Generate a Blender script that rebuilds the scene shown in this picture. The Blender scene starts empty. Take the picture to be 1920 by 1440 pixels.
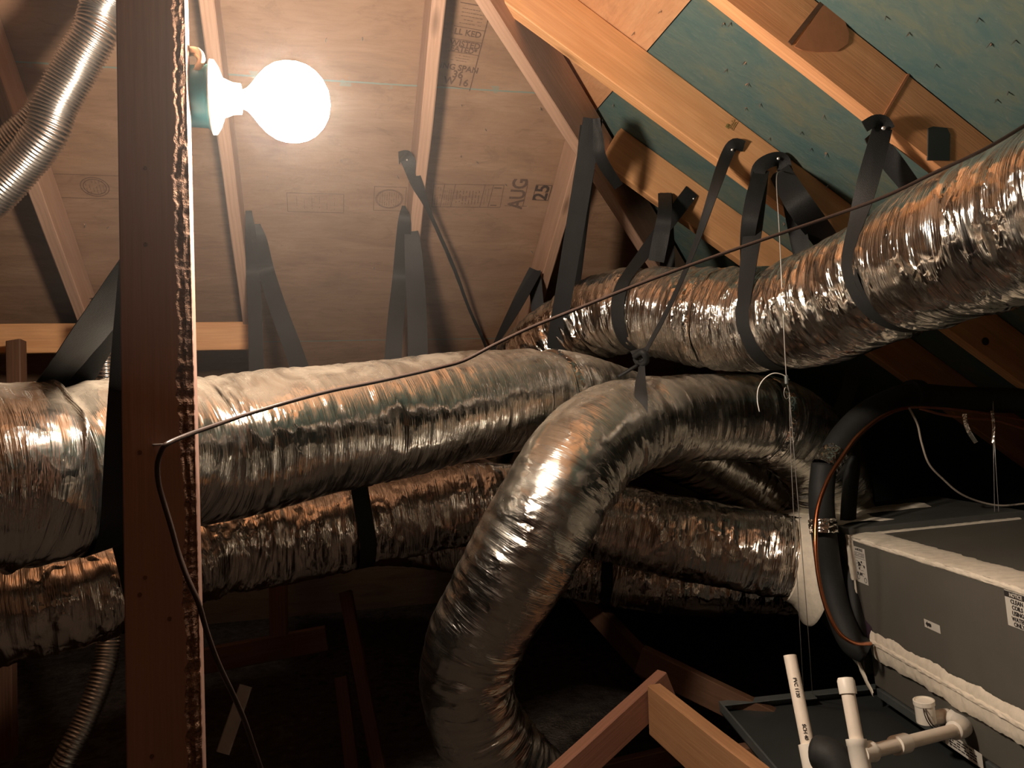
import bpy, bmesh, math, random
from math import sin, cos, pi, sqrt, radians, atan2, acos
from mathutils import Vector, Matrix, noise
random.seed(7)
SC = bpy.context.scene
COL = SC.collection

# ------------------------------------------------------------------ camera, world, exposure
EYE = Vector((0, 0, 1.3))
PSI, PIT, ROL = radians(13.6), radians(2.8), radians(2.3)
FW = Vector((sin(PSI)*cos(PIT), cos(PSI)*cos(PIT), sin(PIT)))
RT = Vector((cos(PSI), -sin(PSI), 0)); UP = RT.cross(FW)
RT, UP = RT*cos(ROL)-UP*sin(ROL), RT*sin(ROL)+UP*cos(ROL)
cd = bpy.data.cameras.new('camera'); camo = bpy.data.objects.new('camera', cd); COL.objects.link(camo)
camo.matrix_world = Matrix(((RT.x, UP.x, -FW.x, EYE.x), (RT.y, UP.y, -FW.y, EYE.y), (RT.z, UP.z, -FW.z, EYE.z), (0, 0, 0, 1)))
cd.sensor_width = 36; cd.lens = 36*1500/1920; cd.clip_start = .02; cd.clip_end = 50
SC.camera = camo
w = bpy.data.worlds.new('world'); SC.world = w; w.use_nodes = True
w.node_tree.nodes['Background'].inputs[0].default_value = (.9, .8, .7, 1)
w.node_tree.nodes['Background'].inputs[1].default_value = .010
SC.view_settings.view_transform = 'Standard'; SC.view_settings.look = 'None'
SC.view_settings.gamma = 1; SC.view_settings.use_curve_mapping = False
SC.view_settings.exposure = 0.6
BULB = 340.0          # emission of the bare bulb
BLOOM = .018  # density of the scatter sphere added for lens glare
BULB_COL = (1.0, .83, .66)

# ------------------------------------------------------------------ geometry helpers
def ray(x, y): return FW + RT*((x-960)/1500) - UP*((y-720)/1500)
def W(x, y, d): return EYE + ray(x, y)*d
def on_plane(x, y, p, n):
    r = ray(x, y); return EYE + r*((p-EYE).dot(n)/r.dot(n))
def proj(p):
    q = p-EYE; d = q.dot(FW); return 960+1500*q.dot(RT)/d, 720-1500*q.dot(UP)/d, d
def tag(o, label=None, cat=None, group=None, kind=None):
    if label: o['label'] = label
    if cat: o['category'] = cat
    if group: o['group'] = group
    if kind: o['kind'] = kind
    return o
def link(name, me, mat, parent=None):
    o = bpy.data.objects.new(name, me); COL.objects.link(o)
    if mat: me.materials.append(mat)
    if parent: o.parent = parent; o.matrix_parent_inverse = parent.matrix_world.inverted()
    return o
def empty(name, loc, label, cat, group=None):
    o = bpy.data.objects.new(name, None); o.location = loc; o.empty_display_size = .05
    o.matrix_world = Matrix.Translation(loc); COL.objects.link(o); return tag(o, label, cat, group)
def mesh(name, vs, fs, mat, parent=None, smooth=False, M=None):
    me = bpy.data.meshes.new(name)
    if M is None:
        c = Vector((0, 0, 0))
        for v in vs: c += Vector(v)
        c /= len(vs); M = Matrix.Translation(c); vs = [Vector(v)-c for v in vs]
    me.from_pydata([tuple(v) for v in vs], [], fs)
    bm = bmesh.new(); bm.from_mesh(me); bmesh.ops.recalc_face_normals(bm, faces=bm.faces); bm.to_mesh(me); bm.free()
    if smooth:
        for p in me.polygons: p.use_smooth = True
    me.update()
    o = bpy.data.objects.new(name, me); COL.objects.link(o); me.materials.append(mat)
    o.matrix_world = M
    if parent: o.parent = parent; o.matrix_parent_inverse = parent.matrix_world.inverted()
    return o
def frame(x, y, z, o):
    return Matrix(((x.x, y.x, z.x, o.x), (x.y, y.y, z.y, o.y), (x.z, y.z, z.z, o.z), (0, 0, 0, 1)))
def bev(o, wd=.002, seg=2):
    m = o.modifiers.new('bevel', 'BEVEL'); m.width = wd; m.segments = seg; m.limit_method = 'ANGLE'; return o
def rough_edges(L, wd, h, seed=0, amp=.0015, n=None):
    """board mesh in local coords, x from 0 to L, gently uneven"""
    n = n or max(2, int(L/.06)); vs = []; fs = []
    c = .003
    prof = [(-wd/2+c, -h/2), (wd/2-c, -h/2), (wd/2, -h/2+c), (wd/2, h/2-c), (wd/2-c, h/2), (-wd/2+c, h/2), (-wd/2, h/2-c), (-wd/2, -h/2+c)]
    for i in range(n+1):
        x = L*i/n
        for k, (a, b) in enumerate(prof):
            q = noise.noise_vector(Vector((x*4, k*3.1, seed*7.7)))*amp
            vs.append((x, a+q.x, b+q.y))
    for i in range(n):
        for k in range(8):
            a = i*8+k; b = i*8+(k+1) % 8; fs.append((a, b, b+8, a+8))
    fs.append(tuple(range(8))[::-1]); fs.append(tuple(n*8+k for k in range(8)))
    return vs, fs
def beam(name, p0, p1, wd, h, mat, up=Vector((0, 0, 1)), parent=None, seed=None, amp=.0015):
    """board from p0 to p1 (axis), wd across, h along up"""
    x = (p1-p0); L = x.length; x.normalize(); z = (up - x*up.dot(x)).normalized(); y = z.cross(x)
    vs, fs = rough_edges(L, wd, h, random.random()*50 if seed is None else seed, amp)
    return mesh(name, vs, fs, mat, parent, False, frame(x, y, z, p0))
def catmull(P, n):
    """P: list of vectors (any dimension via tuple of floats); n samples per span"""
    P = [tuple(p) for p in P]; P = [tuple(2*a-b for a, b in zip(P[0], P[1]))]+P+[tuple(2*a-b for a, b in zip(P[-1], P[-2]))]
    out = []
    for i in range(1, len(P)-2):
        for k in range(n):
            t = k/n; a, b, c, d = P[i-1:i+3]
            out.append(tuple(.5*((2*q)+(r-p)*t+(2*p-5*q+4*r-s)*t*t+(3*q-p-3*r+s)*t**3) for p, q, r, s in zip(a, b, c, d)))
    out.append(P[-2]); return out
def resample(C, step):
    """C: list of tuples whose first three are xyz; equal arclength"""
    out = [C[0]]; acc = 0.0
    for a, b in zip(C, C[1:]):
        d = sqrt(sum((b[i]-a[i])**2 for i in range(3)))
        if d < 1e-9: continue
        t = step-acc
        while t <= d:
            out.append(tuple(p+(q-p)*t/d for p, q in zip(a, b))); t += step
        acc = d-(t-step)
    return out
def frames(C):
    pts = [Vector(c[:3]) for c in C]; T = []
    for i in range(len(pts)):
        T.append((pts[min(i+1, len(pts)-1)]-pts[max(i-1, 0)]).normalized())
    n = T[0].orthogonal().normalized(); N = []
    for t in T:
        n = (n-t*n.dot(t)).normalized(); N.append(n.copy())
    return pts, T, N
def tube(name, P, r, mat, parent=None, segs=12, step=.01, taper=None, caps=True, curve=True):
    C = [tuple(p) for p in P]
    if curve and len(C) > 2: C = catmull(C, 16)
    C = resample(C, step) + [C[-1]]
    if (Vector(C[-1][:3])-Vector(C[-2][:3])).length < 1e-5: C.pop()
    pts, T, N = frames(C); vs = []; fs = []
    for i, (p, t, n) in enumerate(zip(pts, T, N)):
        b = t.cross(n); rr = C[i][3] if len(C[i]) > 3 else r
        for k in range(segs):
            a = 2*pi*k/segs; vs.append(p+(n*cos(a)+b*sin(a))*rr)
    m = len(pts)
    for i in range(m-1):
        for k in range(segs):
            a = i*segs+k; b = i*segs+(k+1) % segs; fs.append((a, b, b+segs, a+segs))
    if caps: fs.append(tuple(range(segs))[::-1]); fs.append(tuple((m-1)*segs+k for k in range(segs)))
    return mesh(name, vs, fs, mat, parent, True)
def lathe(name, o, ax, prof, mat, parent=None, segs=40, smooth=True):
    """prof: (distance along ax, radius)"""
    ax = ax.normalized(); n = ax.orthogonal().normalized(); b = ax.cross(n); vs = []; fs = []
    for s, r in prof:
        for k in range(segs):
            a = 2*pi*k/segs; vs.append(o+ax*s+(n*cos(a)+b*sin(a))*max(r, 1e-4))
    for i in range(len(prof)-1):
        for k in range(segs):
            a = i*segs+k; c = i*segs+(k+1) % segs; fs.append((a, c, c+segs, a+segs))
    fs.append(tuple(range(segs))[::-1]); fs.append(tuple((len(prof)-1)*segs+k for k in range(segs)))
    ob = mesh(name, vs, fs, mat, parent, smooth)
    if smooth:
        m = ob.modifiers.new('edge', 'EDGE_SPLIT'); m.split_angle = radians(50)
    return ob

# ------------------------------------------------------------------ materials
class NT:
    def __init__(s, name):
        s.m = bpy.data.materials.new(name); s.m.use_nodes = True; s.t = s.m.node_tree; s.t.nodes.clear()
        s.out = s.n('ShaderNodeOutputMaterial'); s.p = s.n('ShaderNodeBsdfPrincipled'); s.l(s.p.outputs[0], s.out.inputs[0])
    def n(s, k, **kw):
        q = s.t.nodes.new(k)
        for a, b in kw.items(): setattr(q, a, b)
        return q
    def l(s, a, b): s.t.links.new(a, b)
    def co(s, scale=(1, 1, 1), attr=None):
        if attr: a = s.n('ShaderNodeAttribute', attribute_name=attr); o = a.outputs['Vector']
        else: a = s.n('ShaderNodeTexCoord'); o = a.outputs['Object']
        m = s.n('ShaderNodeMapping'); m.inputs['Scale'].default_value = scale; s.l(o, m.inputs[0]); return m.outputs[0]
    def noise(s, v, scale, detail=4, rough=.5, dist=0, ntype='FBM'):
        q = s.n('ShaderNodeTexNoise'); s.l(v, q.inputs['Vector']); q.inputs['Scale'].default_value = scale
        q.noise_type = ntype
        q.inputs['Detail'].default_value = detail; q.inputs['Roughness'].default_value = rough; q.inputs['Distortion'].default_value = dist
        return q.outputs[0]
    def ramp(s, f, stops):
        q = s.n('ShaderNodeValToRGB'); s.l(f, q.inputs[0]); e = q.color_ramp.elements
        while len(e) < len(stops): e.new(.5)
        for i, (p, c) in enumerate(stops):
            e[i].position = p; e[i].color = (c, c, c, 1) if isinstance(c, (int, float)) else (*c, 1)
        return q.outputs[0]
    def mix(s, f, a, b, blend='MIX'):
        q = s.n('ShaderNodeMix', data_type='RGBA', blend_type=blend)
        for i, v in ((0, f), (6, a), (7, b)):
            if hasattr(v, 'links'): s.l(v, q.inputs[i])
            else: q.inputs[i].default_value = v if i == 0 else (*v, 1)
        return q.outputs[2]
    def math(s, op, a, b=0.0, c=0.0):
        q = s.n('ShaderNodeMath', operation=op)
        for i, v in enumerate((a, b, c)):
            if hasattr(v, 'links'): s.l(v, q.inputs[i])
            else: q.inputs[i].default_value = v
        return q.outputs[0]
    def bump(s, h, st, dist=.01, prev=None):
        q = s.n('ShaderNodeBump'); q.inputs['Strength'].default_value = st; q.inputs['Distance'].default_value = dist
        s.l(h, q.inputs['Height'])
        if prev: s.l(prev, q.inputs['Normal'])
        return q.outputs[0]
    def set(s, color=None, rough=None, metal=None, normal=None, spec=None, **kw):
        for k, v in (('Base Color', color), ('Roughness', rough), ('Metallic', metal), ('Normal', normal), ('Specular IOR Level', spec)):
            if v is None: continue
            if hasattr(v, 'links'): s.l(v, s.p.inputs[k])
            else: s.p.inputs[k].default_value = (*v, 1) if k == 'Base Color' else v
        return s.m

def wood(name, c0, c1, c2, grain=1.0, rough=.6, knots=True, gs=1.0):
    """board timber: grain runs along the object's local X"""
    a = NT(name); v = a.co((.35, 6, 6)); v2 = a.co((1.2, 40, 40)); v3 = a.co((1, 1, 1))
    n1 = a.noise(v, 3.0*grain, 5, .6, 1.2); n2 = a.noise(v2, 5*grain, 3, .6)
    col = a.ramp(n1, [(.25, c0), (.5, c1), (.75, c2)])
    col = a.mix(a.ramp(n2, [(.35, .0), (.7, .35)]), col, tuple(x*.6 for x in c0))
    wv = a.n('ShaderNodeTexWave', wave_type='BANDS', bands_direction='Y'); a.l(a.co((.25, 1, 1)), wv.inputs[0])
    wv.inputs['Scale'].default_value = 26*grain; wv.inputs['Distortion'].default_value = 6; wv.inputs['Detail'].default_value = 2; wv.inputs['Detail Scale'].default_value = .6
    col = a.mix(a.ramp(wv.outputs[0], [(.3, .0), (.95, .28*gs)]), col, tuple(x*.55 for x in c0))
    if knots:
        vo = a.n('ShaderNodeTexVoronoi'); a.l(a.co((2.1, 7, 7)), vo.inputs[0]); vo.inputs['Scale'].default_value = 1.0
        col = a.mix(a.ramp(vo.outputs['Distance'], [(.05, .8), (.12, 0)]), col, tuple(x*.35 for x in c0))
    big = a.noise(v3, 2.3, 2, .5)
    col = a.mix(a.ramp(big, [(.4, 0.0), (.7, .35)]), col, tuple(x*.7 for x in c1))
    return a.set(col, rough, 0, a.bump(a.math('ADD', n2, n1), .25, .002), .25)

M = {}
M['rafter'] = wood('rafter_pine', (.60, .285, .12), (.71, .375, .175), (.77, .44, .225), gs=.8)
M['rafter_red'] = wood('red_pine', (.66, .30, .135), (.76, .37, .175), (.82, .43, .22), gs=.5)
M['rafter_pale'] = wood('pink_pine', (.42, .25, .17), (.48, .30, .21), (.53, .34, .25), gs=.7)
M['timber_dark'] = wood('shade_toned_timber', (.10, .05, .03), (.135, .07, .042), (.165, .09, .055))  # colour lowered to paint in the shade beneath the ducts
M['post'] = wood('post_timber', (.30, .175, .135), (.34, .20, .155), (.37, .22, .17), .8, .7, False, .3)
M['rafter_mid'] = wood('mid_pine', (.30, .145, .065), (.36, .185, .09), (.41, .225, .115), gs=.6)  # darker version of the rafter pine for the thick lower timber
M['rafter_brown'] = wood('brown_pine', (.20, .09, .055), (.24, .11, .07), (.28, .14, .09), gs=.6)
a = NT('bark'); n1 = a.noise(a.co((1, 1, .45)), 55, 6, .7, .6); n2 = a.noise(a.co((1, 1, .5)), 220, 3, .6)
M['bark'] = a.set(a.ramp(n1, [(.3, (.06, .03, .02)), (.48, (.13, .07, .045)), (.6, (.20, .115, .075)), (.72, (.30, .19, .13))]), .8, 0, a.bump(a.math('ADD', n1, n2), .8, .004), .15)

def plywood(name, base, dark, light, seams=None, teal=0.0):
    a = NT(name)
    n1 = a.noise(a.co((1.0, 3.2, 1)), 2.6, 6, .62, .8); n2 = a.noise(a.co((3, 22, 1)), 4, 4, .6); n3 = a.noise(a.co(), 70, 2, .5); n4 = a.noise(a.co((.8, 1.6, 1)), 9, 5, .7, 1.5)
    col = a.ramp(n1, [(.28, dark), (.5, base), (.72, light)])
    col = a.mix(a.ramp(n2, [(.45, 0.0), (.75, .22)]), col, tuple(x*.55 for x in dark))
    col = a.mix(a.ramp(n4, [(.56, 0.0), (.64, .25)]), col, tuple(x*.7 for x in dark))
    if seams:
        sp = a.n('ShaderNodeSeparateXYZ'); a.l(a.co(), sp.inputs[0]); f = None
        for s in seams:
            d = a.math('ABSOLUTE', a.math('SUBTRACT', a.math('ADD', sp.outputs[1], a.math('MULTIPLY', n4, .006)), s+.003))
            g = a.math('LESS_THAN', d, .0028)
            f = g if f is None else a.math('MAXIMUM', f, g)
        col = a.mix(f, col, (.19, .225, .19) if teal else (.05, .03, .02))
        if teal:
            blob = a.math('MULTIPLY', a.math('LESS_THAN', a.math('ABSOLUTE', a.math('SUBTRACT', sp.outputs[1], seams[0])), .016), a.ramp(a.noise(a.co((1, .6, 1)), 15, 2), [(.6, 0.0), (.64, .7)]))
            col = a.mix(blob, col, (.20, .23, .19))
    return a.set(col, .72, 0, a.bump(a.math('ADD', a.math('ADD', n2, n4), a.math('MULTIPLY', n3, .4)), .35, .004), .2)
a = NT('blue_green_sheathing')
n1 = a.noise(a.co((1.5, .8, 1)), 3.2, 6, .6, .8); n2 = a.noise(a.co((5, 2, 1)), 6, 5, .65, 1.2); n3 = a.noise(a.co((9, 3, 1)), 12, 3, .6, .8)
col = a.ramp(n1, [(.3, (.075, .135, .135)), (.48, (.11, .16, .145)), (.62, (.15, .17, .125)), (.75, (.175, .17, .12))])
col = a.mix(a.ramp(n2, [(.42, 0.0), (.62, .5)]), col, (.065, .125, .135))
col = a.mix(a.ramp(n3, [(.6, 0.0), (.7, .3)]), col, (.21, .24, .20))
M['teal'] = a.set(col, .7, 0, a.bump(a.math('ADD', n2, n3), .3, .004), .2)

def foil(name, tint=(.74, .735, .70), r0=.07, r1=.20, fine=1.0, dust=.30, crump=1.0):
    a = NT(name)
    # attribute: x = metres along the duct, y/z = position around it
    v = a.co((1, 1, 1), 'duct_co')
    w1 = a.noise(a.co((60, 2.6, 2.6), 'duct_co'), 1.0, 4, .62, .5)
    w2 = a.noise(a.co((210, 9, 9), 'duct_co'), 1.0, 2, .6, .6)
    sm = a.noise(a.co((5, 5, 5), 'duct_co'), 1.0, 2, .5); sm2 = a.noise(a.co((11, 7, 7), 'duct_co'), 1.0, 2, .5)
    msk = a.ramp(sm, [(.36, .30), (.60, 1.0)])
    # creased facets in patches
    vo = a.n('ShaderNodeTexVoronoi'); vo.feature = 'F1'; vo.inputs['Scale'].default_value = 1.0; vo.inputs['Detail'].default_value = 1.0
    dv = a.n('ShaderNodeVectorMath', operation='ADD'); a.l(a.co((34, 11, 11), 'duct_co'), dv.inputs[0])
    nz = a.n('ShaderNodeTexNoise'); a.l(a.co((30, 20, 20), 'duct_co'), nz.inputs['Vector']); nz.inputs['Scale'].default_value = 1; a.l(nz.outputs[1], dv.inputs[1]); a.l(dv.outputs[0], vo.inputs['Vector'])
    cm = a.math('MULTIPLY', a.ramp(sm2, [(.45, 0.0), (.62, 1.0)]), crump)
    h = a.math('ADD', a.math('MULTIPLY', w1, .9), a.math('MULTIPLY', w2, .34))
    nb = a.bump(a.math('MULTIPLY', h, msk), .85*fine, .008)
    nb = a.bump(a.math('MULTIPLY', vo.outputs['Distance'], cm), .55, .011, nb)
    ro = a.ramp(a.noise(v, 9, 4, .6), [(.3, r0), (.7, r1)])
    a.set(tint, ro, 1.0, nb)
    g = a.n('ShaderNodeNewGeometry'); sp = a.n('ShaderNodeSeparateXYZ'); a.l(g.outputs['Normal'], sp.inputs[0])
    up = a.ramp(sp.outputs[2], [(.35, 0.0), (.9, 1.0)])
    dn = a.ramp(a.noise(v, 11, 5, .65, .6), [(.35, .25), (.62, 1.0)])
    f = a.math('MULTIPLY', a.math('MULTIPLY', up, dn), dust)
    d = a.n('ShaderNodeBsdfDiffuse'); d.inputs[0].default_value = (.29, .25, .20, 1); d.inputs[1].default_value = .3
    mx = a.n('ShaderNodeMixShader'); a.l(f, mx.inputs[0]); a.l(a.p.outputs[0], mx.inputs[1]); a.l(d.outputs[0], mx.inputs[2]); a.l(mx.outputs[0], a.out.inputs[0])
    return a.m
M['foil'] = foil('foil_jacket', fine=1.1, crump=1.5); M['foil_dusty'] = foil('dusty_foil_jacket', fine=.8, dust=.8, crump=.5)
M['foil_elbow'] = foil('smooth_foil_jacket', (.56, .55, .51), .15, .32, .6, .6, .8)
M['foil_warm'] = foil('crumpled_foil_jacket', (.72, .66, .60), .09, .22, 1.2, .12, 1.6)
a = NT('foil_tape'); n1 = a.noise(a.co(), 60, 4, .6, 1, 'RIDGED_MULTIFRACTAL')
M['tape'] = a.set((.82, .80, .76), .16, 1, a.bump(n1, .6, .006))
a = NT('bare_aluminium'); n1 = a.noise(a.co(), 40, 3)
M['alu'] = a.set((.72, .71, .69), .27, 1, a.bump(n1, .2, .003))
def simple(name, c, rough=.5, metal=0, nsc=None, st=.2, spec=.4, vary=.15):
    a = NT(name); n1 = a.noise(a.co(), nsc or 30, 4, .6)
    col = a.mix(a.ramp(n1, [(.35, 0.0), (.7, 1.0)]), c, tuple(x*(1-vary) for x in c))
    return a.set(col, rough, metal, a.bump(n1, st, .003), spec)
M['cable'] = simple('cable_sheath', (.045, .03, .025), .35)
M['cabinet'] = simple('grey_cabinet_paint', (.125, .118, .10), .5, 0, 12, .03, .4, .08)
M['cabinet_dark'] = simple('galvanised_plenum', (.11, .112, .105), .5, .3, 10, .06, .4, .2)
M['pan'] = simple('drain_pan_metal', (.05, .055, .055), .45, .3, 9, .05)
M['flange'] = simple('dull_zinc', (.16, .18, .18), .45, .5, 25, .1)
M['mastic'] = simple('duct_mastic', (.86, .78, .65), .75, 0, 45, .6, .25, .15)
M['pvc'] = simple('pvc', (.86, .77, .66), .4, 0, 25, .05, .4, .08)
M['pvc_white'] = simple('pvc_fitting', (.88, .83, .74), .38, 0, 25, .05, .4, .05)
M['copper'] = simple('copper', (.72, .26, .12), .3, 1, 20, .08, .5, .3)
M['foam'] = simple('black_pipe_foam', (.018, .019, .019), .65, 0, 60, .2, .35)
M['wire_white'] = simple('dusty_wire', (.42, .36, .30), .5)
M['wire_brown'] = simple('brown_wire', (.28, .10, .06), .45)
M['string'] = simple('grey_wire', (.46, .44, .41), .35, .6)
M['paper'] = simple('label_paper', (.66, .63, .57), .6, 0, 20, .02, .3, .04)
M['ink'] = simple('black_ink', (.035, .03, .03), .7)
M['stamp'] = simple('stamp_ink', (.15, .09, .065), .8, 0, 300, .1, .1, .5)
M['stamp_dark'] = simple('dark_stamp_ink', (.07, .045, .035), .8, 0, 300, .1, .1, .5)
M['stamp_green'] = simple('faded_green_ink', (.26, .20, .07), .8, 0, 200, .1, .1, .3)
M['purple'] = simple('purple_primer', (.06, .035, .055), .5)
M['blue_box'] = simple('blue_plastic', (.05, .30, .42), .4)
M['porcelain'] = simple('white_lampholder', (.80, .78, .74), .3)
M['romex'] = simple('cream_cable', (.80, .62, .42), .45)
M['nail'] = simple('galvanised_nail', (.5, .48, .45), .35, .9)
M['slat'] = simple('grey_strip', (.36, .33, .30), .7)
M['brown_stain'] = simple('dark_wood_stain', (.40, .17, .08), .6)
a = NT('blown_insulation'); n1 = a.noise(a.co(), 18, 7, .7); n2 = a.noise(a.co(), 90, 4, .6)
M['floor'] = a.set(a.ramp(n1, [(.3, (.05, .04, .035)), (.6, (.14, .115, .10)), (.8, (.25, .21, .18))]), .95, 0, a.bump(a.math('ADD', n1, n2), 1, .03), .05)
a = NT('webbing'); n1 = a.noise(a.co(), 300, 2)
bk = a.n('ShaderNodeTexChecker'); a.l(a.co((1, 1, 1), 'strap_co'), bk.inputs[0]); bk.inputs['Scale'].default_value = 420
M['strap'] = a.set(a.mix(bk.outputs[1], (.009, .0095, .010), (.017, .0175, .018)), .62, 0, a.bump(a.math('ADD', bk.outputs[1], n1), .5, .001), .3)
a = NT('bulb_glow'); a.p.inputs['Base Color'].default_value = (1, 1, 1, 1)
a.p.inputs['Emission Color'].default_value = (*BULB_COL, 1); a.p.inputs['Emission Strength'].default_value = BULB
M['bulb'] = a.m

# ------------------------------------------------------------------ the attic shell
S = .67; KF = 2.68; KR = 1.643; KL = 2.715; BACK = -2.5; FL = -1.3
SQ = sqrt(1+S*S)
def Z(v): return Vector((v[0], v[1], v[2]+EYE.z))
nF = Vector((0, S, 1)).normalized(); nR = Vector((S, 0, 1)).normalized(); nL = Vector((-S, 0, 1)).normalized()
pF = Z((0, 0, KF)); pR = Z((0, 0, KR)); pL = Z((0, 0, KL))
apex = (-.8, (KF-(KR+.8*S))/S, KR+.8*S)
cR = ((KR-FL)/S, (KF-FL)/S, FL); cL = (-(KL-FL)/S, (KF-FL)/S, FL)
def slab(name, poly, n, mat, ox, oy, org, t=.012):
    """flat sheathing prism, its underside on the given polygon; local x/y = ox/oy"""
    Mx = frame(ox, oy, n, org); I = Mx.inverted(); vs = [I @ Z(p) for p in poly]; k = len(vs)
    vs += [v+Vector((0, 0, t)) for v in vs]
    fs = [tuple(range(k)), tuple(range(k, 2*k))]+[(i, (i+1) % k, k+(i+1) % k, k+i) for i in range(k)]
    return mesh(name, vs, fs, mat, None, False, Mx)
XA = Vector((1, 0, 0)); YA = Vector((0, 1, 0)); ZA = Vector((0, 0, 1))
upF = Vector((0, -1, S)).normalized(); upR = Vector((-1, 0, S)).normalized()
# far slope: local x = house x, local y = up the slope, origin at the seam seen at the top
orgF = on_plane(900, 168, pF, nF); orgF.x = 0
nFo = XA.cross(upF)
if nFo.z < 0: nFo = -nFo
M['ply'] = plywood('plywood_sheathing', (.285, .172, .108), (.21, .122, .076), (.345, .222, .148), [0.0, -1.22, 1.22], 1.0)
M['ply_side'] = plywood('orange_plywood', (.56, .29, .15), (.44, .22, .11), (.62, .36, .20))
far = slab('ceiling', [apex, cR, cL], nFo, M['ply'], XA, upF, orgF)
tag(far, 'far hip slope of plywood roof sheathing with printed grade stamps', kind='structure')
xs = on_plane(1262, 38, pR, nR).x            # joint between plywood and blue-green sheets
def rp(x, y): return (x, y, KR-S*x)
yh = lambda x: (KF-KR+S*x)/S                  # hip line on the right slope
orgR = Z(rp(xs, 0)); orgR.z = Z(rp(xs, 0)).z
s1 = slab('ceiling', [apex, rp(xs, yh(xs)), rp(xs, BACK), rp(-.8, BACK)], nR, M['ply_side'], YA, upR, orgR)
tag(s1, 'orange plywood strip of the right roof slope above the blue-green sheets', kind='structure')
s2 = slab('ceiling', [rp(xs+.003, yh(xs+.003)), cR, (cR[0], BACK, FL), rp(xs+.003, BACK)], nR, M['teal'], YA, upR, orgR)
tag(s2, 'blue-green roof sheathing of the right slope with nail tips', kind='structure')
s3 = slab('ceiling', [apex, cL, (cL[0], BACK, FL), (-.8, BACK, apex[2])], nL, M['ply'], YA, Vector((1, 0, S)).normalized(), Z(apex))
tag(s3, 'left roof slope of plywood sheathing', kind='structure')
wb = mesh('wall_back', [Z((cL[0], BACK, FL)), Z((cR[0], BACK, FL)), Z((-.8, BACK, apex[2])), Z((cL[0], BACK-.02, FL)), Z((cR[0], BACK-.02, FL)), Z((-.8, BACK-.02, apex[2]))],
     [(0, 1, 2), (3, 5, 4), (0, 3, 4, 1), (1, 4, 5, 2), (2, 5, 3, 0)], M['ply'])
tag(wb, 'plywood gable behind the camera', kind='structure')
# floor of loose insulation
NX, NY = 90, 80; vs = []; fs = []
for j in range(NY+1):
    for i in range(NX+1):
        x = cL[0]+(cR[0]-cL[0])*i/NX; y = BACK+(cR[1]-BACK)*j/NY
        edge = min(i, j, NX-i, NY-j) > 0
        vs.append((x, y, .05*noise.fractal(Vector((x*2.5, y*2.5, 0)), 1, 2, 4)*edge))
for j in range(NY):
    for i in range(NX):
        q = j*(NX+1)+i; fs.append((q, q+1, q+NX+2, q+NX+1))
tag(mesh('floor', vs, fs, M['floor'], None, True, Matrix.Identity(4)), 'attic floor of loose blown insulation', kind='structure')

# ------------------------------------------------------------------ rafters
RD = .14; RW = .038
pFo = pF-nF*(RD/2+.001); pFb = pF-nF*RD
pRo = pR-nR*(RD/2+.001)
def far_z(y, off): return (KF-off*SQ-S*y)
far_spec = [(93, 400, 'pale rafter on the far slope behind the foil vent hoses at left', 'rafter_pale'),
            (450, 400, 'pale rafter on the far slope just behind the bare bulb', 'rafter_pale'),
            (793, 400, 'tall pale rafter on the far slope crossing the row of grade stamps', 'rafter_pale'),
            (1075, 380, 'short rafter on the far slope rising to the hip beside a black strap', 'rafter_pale')]
FX = []
for px, py, lab, mt in far_spec:
    x = on_plane(px, py, pFb, nF).x-RW/2; FX.append(x)
    ytop = max(yh(x)+.02, apex[1]+.05) if x > -.8 else (KF-KL-S*x)/S+.05
    ytop += .05; ybot = 4.6; off = RD/2+.001
    p0 = Z((x, ybot, far_z(ybot, off))); p1 = Z((x, ytop, far_z(ytop, off)))
    tag(beam('roof_rafter', p1, p0, RW, RD, M[mt], nF), lab, 'rafter', 'rafters of the far roof slope')
RY = []
right_spec = [(1275, 318, 'short pine rafter on the right slope starting at the hip', 'rafter'),
              (1460, 280, 'bright pine rafter on the right slope holding two nailed black straps', 'rafter'),
              (1712, 145, 'brown rafter on the right slope with a dark stain and square patch', 'rafter_red')]
RAFT = []
for i, (px, py, lab, mt) in enumerate(right_spec):
    y = on_plane(px, py, pR, nR).y+RW/2; RY.append(y)
    xt = max((S*y-(KF-KR))/S + .04, -.76); xb = 3.4; off = RD/2+.001
    p0 = Z((xt, y, KR-off*SQ-S*xt)); p1 = Z((xb, y, KR-off*SQ-S*xb))
    o = beam('roof_rafter', p0, p1, RW, RD, M[mt], nR); RAFT.append(o)
    tag(o, lab, 'rafter', 'rafters of the right roof slope')
# hip rafter
hd = Vector((1, 1, -S)).normalized(); hw = Vector((1, -1, 0)).normalized(); hu = hw.cross(hd)
if hu.z < 0: hu = -hu
hp0 = Z(apex)-hu*.125+hd*.05; hp1 = Z(cR)-hu*.125-hd*1.6
tag(beam('hip_rafter', hp0, hp1, .038, .19, M['rafter_pale'], hu), 'broad hip rafter running diagonally between the far and right roof slopes', 'rafter')
# cross board low on the far slope
pq = on_plane(300, 633, pFb-nF*.02, nF)
p0 = Vector((-2.6, pq.y-.01, pq.z)); p1 = Vector((FX[1]+.05, pq.y-.01, pq.z))
tag(beam('cross_board', p0, p1, .038, .105, M['rafter']), 'light horizontal board nailed across the far rafters behind the post', 'board')
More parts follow.
